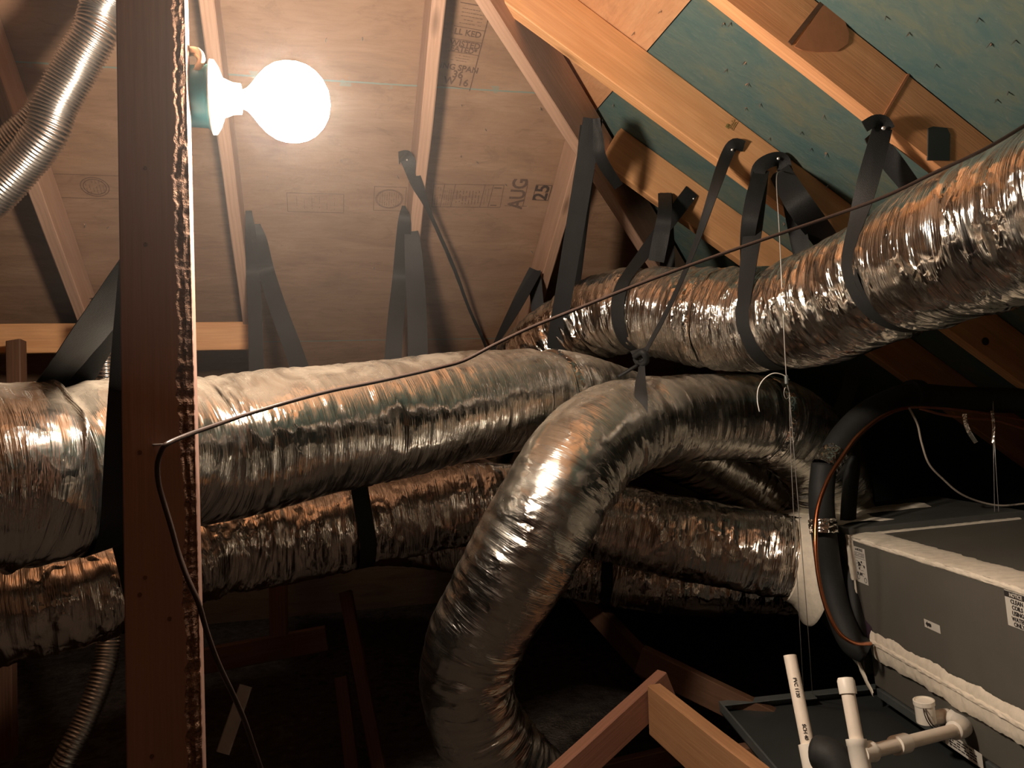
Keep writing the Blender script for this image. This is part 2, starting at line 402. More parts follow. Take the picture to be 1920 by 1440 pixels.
# stain, cuts, patch and hole on the two right rafters (on their near faces)
def face_pt(i, x, y):
    return on_plane(x, y, Vector((0, RY[i]-RW/2-.0028, 0)), YA)
def decal(name, i, pts, mat, parent, t=.0012):
    P = [face_pt(i, *p) for p in pts]; k = len(P)
    vs = P+[p+Vector((0, .004, 0)) for p in P]
    return mesh(name, vs, [tuple(range(k)), tuple(range(k, 2*k))]+[(a, (a+1) % k, k+(a+1) % k, k+a) for a in range(k)], mat, parent)
R2 = RAFT[2]; R1 = RAFT[1]
decal('stain', 2, [(1490, 87), (1512, 55), (1545, 6), (1560, 14), (1582, 32), (1592, 62), (1590, 82), (1570, 96), (1530, 97), (1505, 94)], M['brown_stain'], R2)
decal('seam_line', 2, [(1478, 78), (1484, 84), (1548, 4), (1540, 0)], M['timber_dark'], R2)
decal('seam_line', 2, [(1653, 222), (1657, 222), (1706, 140), (1702, 138)], M['brown_stain'], R2)
pt = decal('square_patch', 2, [(1741, 240), (1750, 237), (1776, 240), (1782, 252), (1781, 301), (1740, 300)], M['pan'], R2); tag(pt, 'dark square patch')
hc = face_pt(1, 1848, 640)
lathe('bored_hole', hc, YA, [(-.001, .0), (-.001, .012), (.002, .012), (.002, 0)], M['ink'], R1, 20)

# ------------------------------------------------------------------ printing
def text_mesh(body, size, bold=False):
    cu = bpy.data.curves.new('t', 'FONT'); cu.body = body; cu.size = size; cu.align_x = 'CENTER'; cu.align_y = 'CENTER'; cu.extrude = .0003
    cu.resolution_u = 3
    if bold: cu.offset = size*.02
    o = bpy.data.objects.new('t', cu); COL.objects.link(o); dg = bpy.context.evaluated_depsgraph_get(); dg.update()
    me = bpy.data.meshes.new_from_object(o.evaluated_get(dg)); vs = [v.co.copy() for v in me.vertices]; fs = [tuple(p.vertices) for p in me.polygons]
    bpy.data.objects.remove(o); bpy.data.meshes.remove(me); return vs, fs
class Print:
    """collects flat ink shapes in a 2D frame and links them as one mesh"""
    def __init__(s): s.v = []; s.f = []
    def poly(s, P):
        b = len(s.v); s.v += [Vector((p[0], p[1], 0)) for p in P]+[Vector((p[0], p[1], .0005)) for p in P]; k = len(P)
        s.f += [tuple(b+i for i in range(k)), tuple(b+k+i for i in range(k))]+[(b+i, b+(i+1) % k, b+k+(i+1) % k, b+k+i) for i in range(k)]
    def line(s, a, b, w=.0015):
        a = Vector(a); b = Vector(b); d = (b-a); n = Vector((-d.y, d.x)).normalized()*w/2
        s.poly([a-n, b-n, b+n, a+n])
    def rect(s, x0, y0, x1, y1, w=.0015, sk=0):
        c = [(x0+sk*y0, y0), (x1+sk*y0, y0), (x1+sk*y1, y1), (x0+sk*y1, y1)]
        for i in range(4): s.line(c[i], c[(i+1) % 4], w)
    def text(s, body, x, y, size, rot=0, bold=False, sx=1):
        vs, fs = text_mesh(body, size, bold); b = len(s.v); c, q = cos(rot), sin(rot)
        s.v += [Vector((x+c*v.x*sx-q*v.y, y+q*v.x*sx+c*v.y, v.z+.0003)) for v in vs]; s.f += [tuple(b+i for i in f) for f in fs]
    def fine(s, x0, y0, x1, y1, n, vert=False, dens=.8, w=.0012):
        """rows of marks too small to read"""
        for i in range(n):
            t = (i+.5)/n; p = 0.0
            while p < 1:
                L = random.uniform(.04, .16)
                if random.random() < dens:
                    e = min(p+L, 1)
                    if vert: s.line((x0+(x1-x0)*t, y0+(y1-y0)*p), (x0+(x1-x0)*t, y0+(y1-y0)*e), w)
                    else: s.line((x0+(x1-x0)*p, y0+(y1-y0)*t), (x0+(x1-x0)*e, y0+(y1-y0)*t), w)
                p += L+.03
    def link(s, name, Mx, mat, parent): return mesh(name, s.v, s.f, mat, parent, False, Mx)
def ply_frame(x, y):
    p = on_plane(x, y, pF, nF); z = -nFo; return frame(XA, -upF if XA.cross(-upF).dot(z) > 0 else upF, z, p-nF*.0012)
# local scale: about .0019 m per pixel; print y runs up the slope
def flatframe(x, y, ang=0):
    p = on_plane(x, y, pF, nF)-nF*.0012; yv = upF; xv = XA
    c, q = cos(ang), sin(ang); return frame(xv*c+yv*q, yv*c-xv*q, (xv*c+yv*q).cross(yv*c-xv*q), p)
px = 2.85/1500
P = Print(); P.rect(-29*px, -30*px, 29*px, 26*px)     # round mark in a box
for r_ in (1.0, .92):
    E_ = [(-1*px+25*px*r_*cos(t*pi/16), -2*px+22*px*r_*sin(t*pi/16)) for t in range(33)]
    for a_, b_ in zip(E_, E_[1:]): P.line(a_, b_, .0015)
P.fine(-20*px, -18*px, 18*px, 14*px, 9, True, .8); tag(P.link('grade_stamp', flatframe(731, 371), M['stamp'], far), 'round mill mark printed in a box')
P = Print(); hL, hR = -66*px, 66*px
P.rect(hL, -27*px, hR, 27*px)
for q in (-48, -28, 28, 44): P.line((q*px-.004, -27*px), (q*px+.004, 27*px), .0018)
P.fine(-64*px, -22*px, -50*px, 20*px, 3, True); P.fine(-46*px, -22*px, -30*px, 14*px, 4, True); P.fine(-24*px, -20*px, 24*px, 12*px, 8, True, .7, .0022)
P.fine(30*px, -20*px, 41*px, 18*px, 2, True); P.line((48*px, 20*px), (62*px, 20*px), .004); P.line((46*px, -22*px), (58*px, -22*px), .004)
tag(P.link('grade_stamp', flatframe(877, 367, .02), M['stamp'], far), 'long printed panel stamp with small lines')
P = Print(); P.text('AUG', 0, 0, .078, pi/2, True, .85); P.line((-22*px, -30*px), (22*px, -30*px)); P.line((14*px, -30*px), (14*px, 24*px)); tag(P.link('grade_stamp', flatframe(972, 363), M['stamp'], far), 'printed letters AUG turned sideways')
P = Print(); P.text('25', -1*px, 0, .074, pi/2, True); P.rect(-16*px, -18*px, 15*px, 18*px, .002); tag(P.link('grade_stamp', flatframe(1017, 361, -.02), M['stamp_dark'], far), 'printed number 25 in a box turned sideways')
px2 = 2.45/1500; P = Print()
P.line((26*px2, -92*px2), (26*px2, 76*px2), .003); P.line((-30*px2, 76*px2), (26*px2, 76*px2), .002)
for q in (32, 8, -17, -88): P.line((-32*px2, q*px2), (26*px2, q*px2), .0014)
P.fine(-24*px2, 36*px2, 16*px2, 70*px2, 5)
for s_, q, z_ in (('LL KED', 22, .026), ('WISTED', 0, .026), ('EATED*', -11, .024), ('ING SPAN', -48, .027), ('36', -62, .034), ('W 16', -77, .034)):
    P.text(s_, -4*px2, q*px2, z_, 0, True)
P.fine(-24*px2, -36*px2, 10*px2, -20*px2, 3); P.fine(-20*px2, 84*px2, 14*px2, 108*px2, 5)
tag(P.link('grade_stamp', flatframe(876, 84, -.10), M['stamp'], far), 'upright printed panel stamp with span rating')
P = Print(); P.rect(-50*px, -22*px, 50*px, 22*px)
P.fine(-40*px, -15*px, 40*px, 15*px, 6, True, .7); P.link('grade_stamp', flatframe(592, 380), M['stamp'], far)
P = Print()
for r_ in (1.0, .8):
    E_ = [(22*px*r_*cos(t*pi/16), 20*px*r_*sin(t*pi/16)) for t in range(33)]
    for a_, b_ in zip(E_, E_[1:]): P.line(a_, b_, .002)
P.rect(-60*px, -25*px, 42*px, 25*px); P.fine(-16*px, -14*px, 16*px, 14*px, 6, True); P.link('grade_stamp', flatframe(178, 350), M['stamp'], far)
P = Print()   # faded stamp on the bright rafter
P.fine(-.008, -.016, .014, .016, 4, True, .8, .002); P.poly([(-.012, -.02), (-.002, -.02), (-.002, -.008), (-.012, -.008)])
rd = Vector((1, 0, -S)).normalized(); c_ = face_pt(1, 1372, 232)
P.link('lumber_stamp', frame(rd, Vector((S, 0, 1)).normalized(), rd.cross(Vector((S, 0, 1)).normalized()), c_), M['stamp_green'], R1)
# nail tips through the sheathing
def nails(pts, plane, n, par):
    for i, (x, y) in enumerate(pts):
        p = on_plane(x, y, plane, n); d = (-n+Vector((random.uniform(-.5, .5), random.uniform(-.5, .5), 0))*.6).normalized()
        lathe('nail', p+n*.003, d, [(0, .0016), (.012, .0015), (.018, .0003)], M['nail'], par, 8)
        if i % 2 == 0:   # splinter of wood pushed out beside the nail
            e = Vector((random.uniform(-1, 1), random.uniform(-1, 1), random.uniform(-1, 1)))*.006; q = p-n*.001
            mesh('splinter', [q, q+e, q-n*.009+e*.5, q+Vector((e.y, -e.x, e.z))*.6], [(0, 1, 2), (0, 2, 3), (0, 1, 3), (1, 2, 3)], M['rafter_pale'], par)
nails([(1357, 42), (1371, 41), (1397, 115), (1364, 129), (1403, 155), (1426, 193), (1398, 201), (1545, 215), (1504, 247), (1522, 278), (1551, 286), (1445, 258), (1553, 347), (1610, 380),
       (1705, 60), (1835, 33), (1858, 80), (1890, 172), (1870, 186), (1905, 75), (1470, 417), (1755, 120), (1150, 195), (1660, 30)], pR, nR, s2)
nails([(1050, 90), (1090, 75), (1240, 20), (1190, 60)], pR, nR, s1)
nails([(866, 195), (910, 242), (865, 292), (893, 303), (947, 345), (745, 330), (1013, 201), (680, 70), (612, 72), (640, 300), (500, 330), (995, 470), (700, 500), (440, 560), (160, 420), (205, 425)], pF, nF, far)

# ------------------------------------------------------------------ ducts
DUCT = {}
def duct(key, name, label, ctrl, mat, seed, pinches=(), wr=1.0, rib=.0006, sag=1.0, step=.006, segs=112, cat='duct', parent=None, fold=1.0):
    """ctrl: (px, py, depth, width_px)"""
    C = [(*W(x, y, d), w_/2/1500*d) for x, y, d, w_ in ctrl]
    C = resample(catmull(C, 24), step); pts, T, N = frames(C); n = len(pts)
    PX = [proj(p) for p in pts]
    # pinches: (pixel x, amount, half width m)
    pin = []
    for ax, val, amt, hw_ in pinches:
        i = min(range(n), key=lambda k: abs(PX[k][0 if ax == 'x' else 1]-val)); pin.append((i*step, amt, hw_))
    vs = []; co = []; so = Vector((seed*13.1, seed*5.3, seed*9.7))
    ph = seed*1.7
    for i in range(n):
        s = i*step; p, t, nn = pts[i], T[i], N[i]; b = t.cross(nn); R = C[i][3]
        curv = (T[min(i+3, n-1)]-T[max(i-3, 0)])/(6*step)
        k0 = 1.0; near = 0.0
        for s0, amt, hw_ in pin:
            g = math.exp(-((s-s0)/hw_)**2); k0 -= amt*g; near = max(near, math.exp(-((s-s0)/(hw_*2.4))**2))
        for k in range(segs):
            a = 2*pi*k/segs; ca, sa = cos(a), sin(a); dr = nn*ca+b*sa
            q = Vector((s*5, ca*1.1, sa*1.1))+so
            low = noise.noise(q)*.007*sag
            v1 = 1-abs(noise.noise(Vector((s*34, ca*1.0, sa*1.0))+so))*2.2
            v2 = 1-abs(noise.noise(Vector((s*80, ca*2.0, sa*2.0))+so*1.7))*2.2
            mk = max(0, noise.noise(Vector((s*4, ca*1.2, sa*1.2))+so*2)+.25)
            inner = max(0.0, curv.dot(dr))       # inside of a bend gathers into folds
            amp = (.0016*wr*(.35+mk*1.6)+.0032*near*fold+.0030*min(inner, 3)*fold)
            w_ = v1*amp+v2*amp*.45
            # coil showing through
            cc = rib*cos(2*pi*(s/.042)+a)
            r_ = R*k0+low+w_+cc
            vs.append(p+dr*r_); co.append((s+seed*3.0, R*ca, R*sa))
    fs = []
    for i in range(n-1):
        for k in range(segs):
            a = i*segs+k; b = i*segs+(k+1) % segs; fs.append((a, b, b+segs, a+segs))
    fs.append(tuple(range(segs))[::-1]); fs.append(tuple((n-1)*segs+k for k in range(segs)))
    o = mesh(name, vs, fs, mat, parent, True)
    at = o.data.attributes.new('duct_co', 'FLOAT_VECTOR', 'POINT'); at.data.foreach_set('vector', [c for v in co for c in v])
    DUCT[key] = dict(o=o, pts=pts, T=T, R=[c[3] for c in C], PX=PX, pin=pin, step=step, so=so)
    if label: tag(o, label, cat)
    return o
def ring(key, val, ax='x'):
    D = DUCT[key]; i = min(range(len(D['pts'])), key=lambda k: abs(D['PX'][k][0 if ax == 'x' else 1]-val))
    k0 = 1.0
    for s0, amt, hw_ in D['pin']: k0 -= amt*math.exp(-((i*D['step']-s0)/hw_)**2)
    return D['pts'][i], D['T'][i], D['R'][i]*k0
duct('A', 'insulated_duct', 'wide foil-wrapped duct running from the left foreground behind the post',
     [(-420, 950, 1.22, 370), (-200, 915, 1.3, 362), (0, 890, 1.4, 345), (100, 886, 1.47, 335), (215, 862, 1.56, 300), (370, 848, 1.74, 272), (520, 822, 1.88, 255), (640, 800, 2.0, 235), (760, 780, 2.13, 220),
      (860, 762, 2.25, 203), (1000, 748, 2.45, 182), (1100, 755, 2.6, 172), (1190, 785, 2.74, 160), (1290, 840, 2.88, 140), (1380, 885, 2.98, 130), (1450, 925, 3.03, 128), (1500, 985, 3.06, 125)],
     M['foil_dusty'], 1, [('x', 140, .07, .06), ('x', 1012, .09, .03), ('x', 690, .03, .03), ('x', -180, .05, .05)], .75)
duct('B', 'insulated_duct', 'foil-wrapped duct bending over in the middle and dropping to the floor',
     [(1572, 1010, 2.86, 130), (1562, 940, 2.82, 145), (1535, 860, 2.75, 158), (1470, 800, 2.65, 160), (1390, 782, 2.56, 160), (1300, 783, 2.46, 162), (1215, 790, 2.34, 168), (1140, 812, 2.24, 182), (1078, 868, 2.15, 192),
      (1035, 940, 2.10, 200), (990, 1020, 2.08, 200), (940, 1110, 2.08, 190), (890, 1195, 2.1, 176), (873, 1270, 2.12, 168), (890, 1345, 2.16, 172), (930, 1420, 2.2, 182), (1000, 1500, 2.26, 190), (1080, 1580, 2.34, 190), (1150, 1700, 2.4, 180)],
     M['foil_elbow'], 2, [('x', 1206, .10, .022), ('x', 1415, .05, .02), ('y', 1240, .04, .03)], .75, sag=.8, fold=1.1)
duct('C', 'insulated_duct', 'large shiny foil-wrapped duct hung by straps under the right roof slope',
     [(3050, 120, .86, 540), (2400, 250, 1.1, 420), (2150, 330, 1.26, 370), (2020, 378, 1.38, 330), (1920, 418, 1.5, 300), (1820, 452, 1.62, 282), (1700, 502, 1.82, 248), (1600, 552, 2.0, 222), (1500, 588, 2.16, 204), (1400, 602, 2.32, 188), (1300, 592, 2.46, 178),
      (1200, 580, 2.6, 158), (1110, 600, 2.76, 148), (1030, 650, 2.88, 140), (960, 730, 2.98, 135), (900, 830, 3.05, 130)],
     M['foil'], 3, [('x', 1698, .12, .036), ('x', 1462, .11, .034), ('x', 1208, .09, .032), ('x', 1068, .07, .03), ('x', 1120, .04, .02), ('x', 1900, .03, .03), ('x', 1340, .05, .018), ('x', 1045, .05, .02)], 1.15, fold=1.3)
duct('D', 'insulated_duct', 'crumpled foil-wrapped duct sagging beneath the wide duct and ending at the plenum',
     [(-250, 1170, 1.9, 240), (-100, 1150, 1.95, 232), (50, 1125, 2.0, 216), (200, 1090, 2.1, 205), (380, 1025, 2.28, 190), (500, 1008, 2.4, 182), (650, 985, 2.5, 166), (800, 955, 2.6, 156), (950, 942, 2.66, 150), (1100, 968, 2.67, 150),
      (1250, 1003, 2.64, 152), (1400, 1032, 2.62, 152), (1480, 1048, 2.60, 146), (1530, 1058, 2.59, 138)],
     M['foil_warm'], 4, [('x', 222, .10, .03), ('x', 665, .09, .03), ('x', 60, .03, .05), ('x', 1480, .05, .03)], 1.5, fold=1.3)
duct('F', 'insulated_duct', 'dim foil-wrapped duct lowest of all, behind the sagging crumpled one',
     [(560, 1010, 3.2, 116), (700, 1000, 3.14, 120), (850, 1010, 3.08, 124), (1000, 1040, 3.02, 128), (1120, 1062, 2.98, 132), (1250, 1082, 2.94, 134), (1380, 1088, 2.92, 132), (1520, 1085, 2.92, 128)],
     M['foil_warm'], 5, [('x', 1145, .12, .025)], 1.3)
def flex(key, label, ctrl, seed, pitch=.0085, amp=.0028):
    C = [(*W(x, y, d), w_/2/1500*d) for x, y, d, w_ in ctrl]
    C = resample(catmull(C, 16), pitch/4); pts, T, N = frames(C); vs = []; fs = []; segs = 40; n = len(pts)
    for i in range(n):
        p, t, nn = pts[i], T[i], N[i]; b = t.cross(nn); s = i*pitch/4
        for k in range(segs):
            a = 2*pi*k/segs; j = noise.noise(Vector((s*9, cos(a), sin(a)+seed)))*.0016
            r_ = C[i][3]+amp*cos(2*pi*s/pitch+a)+j+.0012*noise.noise(Vector((s*80, cos(a)*.5, seed)))
            vs.append(p+(nn*cos(a)+b*sin(a))*r_)
    for i in range(n-1):
        for k in range(segs):
            a = i*segs+k; b = i*segs+(k+1) % segs; fs.append((a, b, b+segs, a+segs))
    fs.append(tuple(range(segs))[::-1]); fs.append(tuple((n-1)*segs+k for k in range(segs)))
    return tag(mesh('vent_hose', vs, fs, M['alu'], None, True), label, 'vent hose')
flex('H', 'thick ribbed aluminium vent hose at upper left, nearest the post', [(262, -120, 1.84, 78), (222, -40, 1.86, 78), (192, 15, 1.88, 76), (178, 60, 1.88, 76), (140, 130, 1.89, 76), (105, 195, 1.89, 74), (85, 250, 1.89, 72), (45, 305, 1.9, 70), (0, 355, 1.9, 70), (-60, 410, 1.9, 70)], 1)
flex('H2', 'thinner ribbed aluminium vent hose partly behind the thick one at upper left', [(130, 130, 2.03, 55), (95, 190, 2.03, 56), (50, 240, 2.02, 56), (0, 282, 2.02, 58), (-70, 325, 2.02, 58)], 2)
flex('H3', 'dim ribbed aluminium hose dropping behind the ducts at lower left', [(188, 560, 2.5, 34), (193, 640, 2.5, 34), (199, 700, 2.5, 34), (208, 900, 2.5, 36), (204, 1180, 2.45, 40), (190, 1270, 2.4, 42), (160, 1350, 2.35, 42), (120, 1430, 2.3, 42), (70, 1540, 2.3, 42)], 3, .011, .0028)
# foil tape bands where jacket lengths are joined
def band(key, val, wd, ax='x', off=.006, name='tape_band', mat=None):
    D = DUCT[key]; n = len(D['pts']); i0 = min(range(n), key=lambda k: abs(D['PX'][k][0 if ax == 'x' else 1]-val)); h = max(1, int(wd/2/D['step']))
    segs = 80; vs = []; fs = []; me = D['o']; m = 0
    for i in range(max(0, i0-h), min(n, i0+h+1)):
        p, t, R = D['pts'][i], D['T'][i], D['R'][i]; k0 = 1
        for s0, amt, hw_ in D['pin']: k0 -= amt*math.exp(-((i*D['step']-s0)/hw_)**2)
        nn = t.orthogonal().normalized() if m == 0 else (nn-t*nn.dot(t)).normalized(); b = t.cross(nn)
        for k in range(segs):
            a = 2*pi*k/segs; dr = nn*cos(a)+b*sin(a)
            vs.append(p+dr*(R*k0+off+.005*noise.noise(p*30+dr*4)))
        m += 1
    for i in range(m-1):
        for k in range(segs):
            a = i*segs+k; b = i*segs+(k+1) % segs; fs.append((a, b, b+segs, a+segs))
    return mesh(name, vs, fs, mat or M['tape'], D['o'], True)
band('A', 1030, .035); band('C', 1340, .03); band('B', 1425, .03)
DD = DUCT['D']; e_ = DD['pts'][-1]; t_ = DD['T'][-1]; r_e = DD['R'][-1]
lathe('mastic_collar', e_-t_*.085, t_, [(0, r_e+.004), (.004, r_e+.014), (.03, r_e+.022), (.06, r_e+.045), (.075, r_e+.075), (.085, r_e+.078), (.087, .02)], M['mastic'], DD['o'], 64)

# ------------------------------------------------------------------ straps
def ribbon(name, P, wd, label=None, group='black hanger straps', parent=None, wdirs=None, twist=None, thick=.0022, mat=None, smooth_path=True):
    """P: points; wdirs: width direction per control point (or None = across the line of sight)"""
    P = [Vector(p) for p in P]; n0 = len(P); tw = twist or [0]*n0; wds = wd if isinstance(wd, (list, tuple)) else [wd]*n0
    if wdirs is None:
        wdirs = []
        for i in range(n0):
            t = (P[min(i+1, n0-1)]-P[max(i-1, 0)]).normalized(); v = (P[i]-EYE).normalized(); q = t.cross(v).normalized()
            wdirs.append(Matrix.Rotation(radians(tw[i]), 3, t) @ q)
    C = [(*p, *q, w_) for p, q, w_ in zip(P, wdirs, wds)]
    C = resample(catmull(C, 12), .008)+[C[-1]]
    vs = []; fs = []; co = []; n = len(C); K = 6
    for i, c in enumerate(C):
        p = Vector(c[:3]); a = Vector(C[max(i-1, 0)][:3]); b = Vector(C[min(i+1, n-1)][:3]); t = (b-a).normalized()
        q = Vector(c[3:6]); q = (q-t*q.dot(t)).normalized(); m = t.cross(q); hw_ = c[6]/2
        for s_ in (-1, 1):
            for k in range(K+1):
                u = -1+2*k/K; vs.append(p+q*hw_*u+m*(s_*thick/2+.0012*noise.noise(Vector((i*.15, u*1.3, wds[0]*99))))); co.append((i*.008, u*hw_, 0))
    A = 2*(K+1)
    for i in range(n-1):
        for k in range(K):
            a = i*A+k; fs.append((a, a+1, a+1+A, a+A)); a += K+1; fs.append((a+1, a, a+A, a+1+A))
        for k0 in (0, K):
            a = i*A+k0; b = a+K+1; fs.append((a, b, b+A, a+A))
    for i in (0, n-1):
        a = i*A; fs.append(tuple([a+k for k in range(K+1)]+[a+K+1+k for k in range(K, -1, -1)]))
    o = mesh(name, vs, fs, mat or M['strap'], parent, True)
    o.modifiers.new('edge', 'EDGE_SPLIT').split_angle = radians(50)
    at = o.data.attributes.new('strap_co', 'FLOAT_VECTOR', 'POINT'); at.data.foreach_set('vector', [c for v in co for c in v])
    if label and not parent: tag(o, label, 'strap', group)
    return o
def sling(key, val, front, back, wd, label, ax='x', extra=.013, wtop=None, tail=None):
    """a strap looped under a duct: from front (nearer the camera side) round the bottom and up to back"""
    c, t, R = ring(key, val, ax); R += extra
    u = (ZA-t*ZA.dot(t)).normalized(); s = t.cross(u)
    if s.dot(c-EYE) > 0: s = -s          # s points to the camera side
    def tang(P, sg):
        a, b = (P-c).dot(s), (P-c).dot(u); d = max(sqrt(a*a+b*b), R*1.02); f = atan2(b, a); return f-sg*acos(R/d)
    f0 = tang(front, 1); f1 = tang(back, -1)-2*pi
    while f1 > f0-1: f1 -= 2*pi
    while f1 < f0-2*pi-.5: f1 += 2*pi
    tq = t if t.dot(RT) > 0 else -t
    arc = []; m = 14
    for i in range(m+1):
        f = f0+(f1-f0)*i/m; arc.append(c+(s*cos(f)+u*sin(f))*R)
    leg0 = [front.lerp(arc[0], k/4) for k in range(4)]; leg1 = [arc[-1].lerp(back, k/4) for k in range(1, 5)]
    P = leg0+arc+leg1
    wt = wtop or tq
    WDS = [wt.lerp(tq, k/4).normalized() for k in range(4)]+[tq]*len(arc)+[tq.lerp(wt, k/4).normalized() for k in range(1, 5)]
    return ribbon('hanger_strap', P, wd, label, wdirs=WDS), arc
def knob(p, r=.004, par=None): return lathe('nail_head', p, (EYE-p), [(0, r*1.1), (.001, r*1.1), (.002, r*.6), (.0022, 0)], M['nail'], par, 12)
pR2 = face_pt(2, 1645, 232)-YA*.006; pR1 = face_pt(1, 1436, 312)-YA*.006
# 1: wide strap over the near rafter
rdir = Vector((1, 0, -S)).normalized()
o, arc = sling('C', 1700, face_pt(2, 1652, 240)-YA*.006, face_pt(2, 1660, 236)+YA*.05, .046, 'wide black strap from the stained rafter around the big duct at right', wtop=rdir)
ribbon('fold', [face_pt(2, 1616, 240)-YA*.008, face_pt(2, 1634, 230)-YA*.012, face_pt(2, 1652, 232)-YA*.010, face_pt(2, 1662, 246)-YA*.008], .026, parent=o, twist=[0, 0, 0, 0])
knob(face_pt(2, 1650, 244)-YA*.012, .004, o)
# 2: folded pair nailed to the bright rafter
o, arc = sling('C', 1462, face_pt(1, 1424, 318)-YA*.008, face_pt(1, 1470, 318)-YA*.004, .05, 'black strap nailed to the bright rafter, looped under the middle of the upper duct', wtop=Vector((1, 0, -.5)).normalized())
ribbon('fold', [face_pt(1, 1415, 345)-YA*.012, face_pt(1, 1418, 318)-YA*.018, face_pt(1, 1440, 304)-YA*.020, face_pt(1, 1462, 304)-YA*.014, face_pt(1, 1468, 330)-YA*.012], .04, parent=o)
ribbon('strap_tail', [face_pt(1, 1458, 322)-YA*.008, W(1500, 385, 2.2), W(1548, 450, 2.35), W(1585, 510, 2.5)], [.06, .07, .07, .06], parent=o)
ribbon('strap_tail', [face_pt(1, 1425, 320)-YA*.008, W(1412, 380, 2.2), W(1402, 440, 2.22), W(1398, 520, 2.45)], [.045, .045, .04, .03], parent=o)
knob(face_pt(1, 1450, 303)-YA*.026, .004, o)
# 3: thin twisted strap
o = ribbon('hanger_strap', [face_pt(1, 1392, 276)-YA*.008, face_pt(1, 1372, 274)-YA*.012, face_pt(1, 1357, 298)-YA*.012, W(1338, 360, 2.15), W(1300, 470, 2.2), W(1262, 560, 2.22), W(1215, 650, 2.24), W(1200, 672, 2.25)],
       [.03, .034, .034, .03, .022, .020, .018, .02], 'long twisted black strap nailed to the bright rafter and running down-left to a knot', twist=[0, 0, 0, 30, 55, 55, 50, 20])
knob(face_pt(1, 1367, 285)-YA*.018, .0035, o)
# 4: pair nailed to the short rafter, looped round the duct
pA = on_plane(1248, 362, Vector((0, RY[0]-RW/2-.008, 0)), YA); pB = on_plane(1297, 358, Vector((0, RY[0]-RW/2-.008, 0)), YA)
o, arc = sling('C', 1208, pB, pA+YA*.004, .05, 'black strap pair nailed to the short rafter and looped under the upper duct', wtop=Vector((1, 0, -.4)).normalized())
ribbon('strap_tail', [pA, W(1246, 400, 2.5), W(1240, 440, 2.5), W(1230, 490, 2.52)], [.04, .044, .05, .05], parent=o)
knob(pB-YA*.01+ZA*-.03, .0035, o)
o = ribbon('hanger_strap', [W(1196, 655, 2.28), W(1203, 685, 2.24), W(1201, 720, 2.2), W(1203, 748, 2.17), W(1210, 775, 2.16)], [.045, .02, .03, .034, .012], 'short black strap end hanging from the knot onto the bent duct', twist=[0, 20, 0, 0, 10])
tube('knot', [W(1190, 668, 2.25), W(1205, 660, 2.22), W(1212, 676, 2.23), W(1200, 684, 2.25), W(1192, 672, 2.27)], .009, M['strap'], o, 10, .004)
tube('loose_end', [W(1196, 684, 2.24), W(1180, 694, 2.24), W(1160, 706, 2.25)], .005, M['strap'], o, 8, .006)
# 5: strap from the hip
o, arc = sling('C', 1068, W(1112, 222, 2.33), W(1106, 235, 2.36), .058, 'long black strap hanging from the hip rafter down to the upper duct', wtop=RT)
ribbon('strap_tail', [W(1118, 222, 2.32), W(1122, 262, 2.34), W(1128, 300, 2.37), W(1160, 350, 2.5)], [.02, .03, .035, .03], parent=o)
# 6
pk = on_plane(1004, 506, pFb-nF*.006, nF)
o, arc = sling('C', 985, pk, pk+YA*.02, .05, 'short black strap on the far slope just left of the hip strap', wtop=RT)
# 7, 8, 9 straps on the far slope
def Fp(x, y, off=.006): return on_plane(x, y, pFb-nF*off, nF)
o = ribbon('hanger_strap', [Fp(748, 296, -.1), Fp(762, 296, -.03), Fp(782, 345), Fp(806, 400), Fp(850, 500), Fp(880, 580, -.02), Fp(905, 635, -.03), W(925, 690, 2.9)],
       [.04, .045, .04, .018, .016, .014, .014, .014], 'thin black strap crossing in front of the tall far rafter', twist=[0, 0, 10, 40, 40, 40, 40, 40])
knob(Fp(763, 300, -.02), .003, o)
o = ribbon('hanger_strap', [Fp(757, 386, -.06), Fp(758, 420), Fp(750, 520), W(742, 600, 2.7), W(736, 690, 2.6), W(732, 780, 2.5)], [.012, .045, .055, .055, .055, .05], 'left one of two black straps hanging by the foot of the tall far rafter', twist=[0, 0, 10, 10, 0, 0])
o = ribbon('hanger_strap', [Fp(765, 398, -.06), Fp(772, 440, .01), W(778, 520, 2.76), W(782, 600, 2.68), W(784, 690, 2.6), W(786, 780, 2.5)], [.012, .05, .065, .065, .065, .05], 'right one of two black straps hanging by the foot of the tall far rafter', twist=[0, 0, -10, 0, 0, 0])
o = ribbon('hanger_strap', [Fp(482, 420, -.03), Fp(486, 450), Fp(500, 510, .01), W(522, 580, 2.6), W(548, 650, 2.5), W(575, 730, 2.3)], [.02, .05, .055, .055, .055, .055], 'slanting black strap on the far slope right of the post below the bulb', twist=[0, 0, 5, 10, 5, 0])
o = ribbon('hanger_strap', [Fp(466, 395, -.03), Fp(470, 440), Fp(474, 510, .01), W(478, 580, 2.66), W(480, 660, 2.55), W(482, 740, 2.4)], [.02, .035, .045, .045, .045, .045], 'upright black strap on the far slope right of the post below the bulb', twist=[0]*6)
# 10 wide strap round the left duct
cA, tA, rA = ring('A', 168)
o, arc = sling('A', 140, W(262, 500, 1.22), W(285, 470, 1.22), .06, 'wide black strap looped around the left duct beside the post', wtop=RT)
o = ribbon('hanger_strap', [W(290, 440, 1.22), W(224, 558, 1.38), W(190, 625, 1.47), W(155, 680, 1.53), W(126, 728, 1.56)], [.04, .046, .058, .068, .07], 'dark wide strap slanting down from the post onto the top of the left duct', twist=[0, 0, 10, 0, 0])
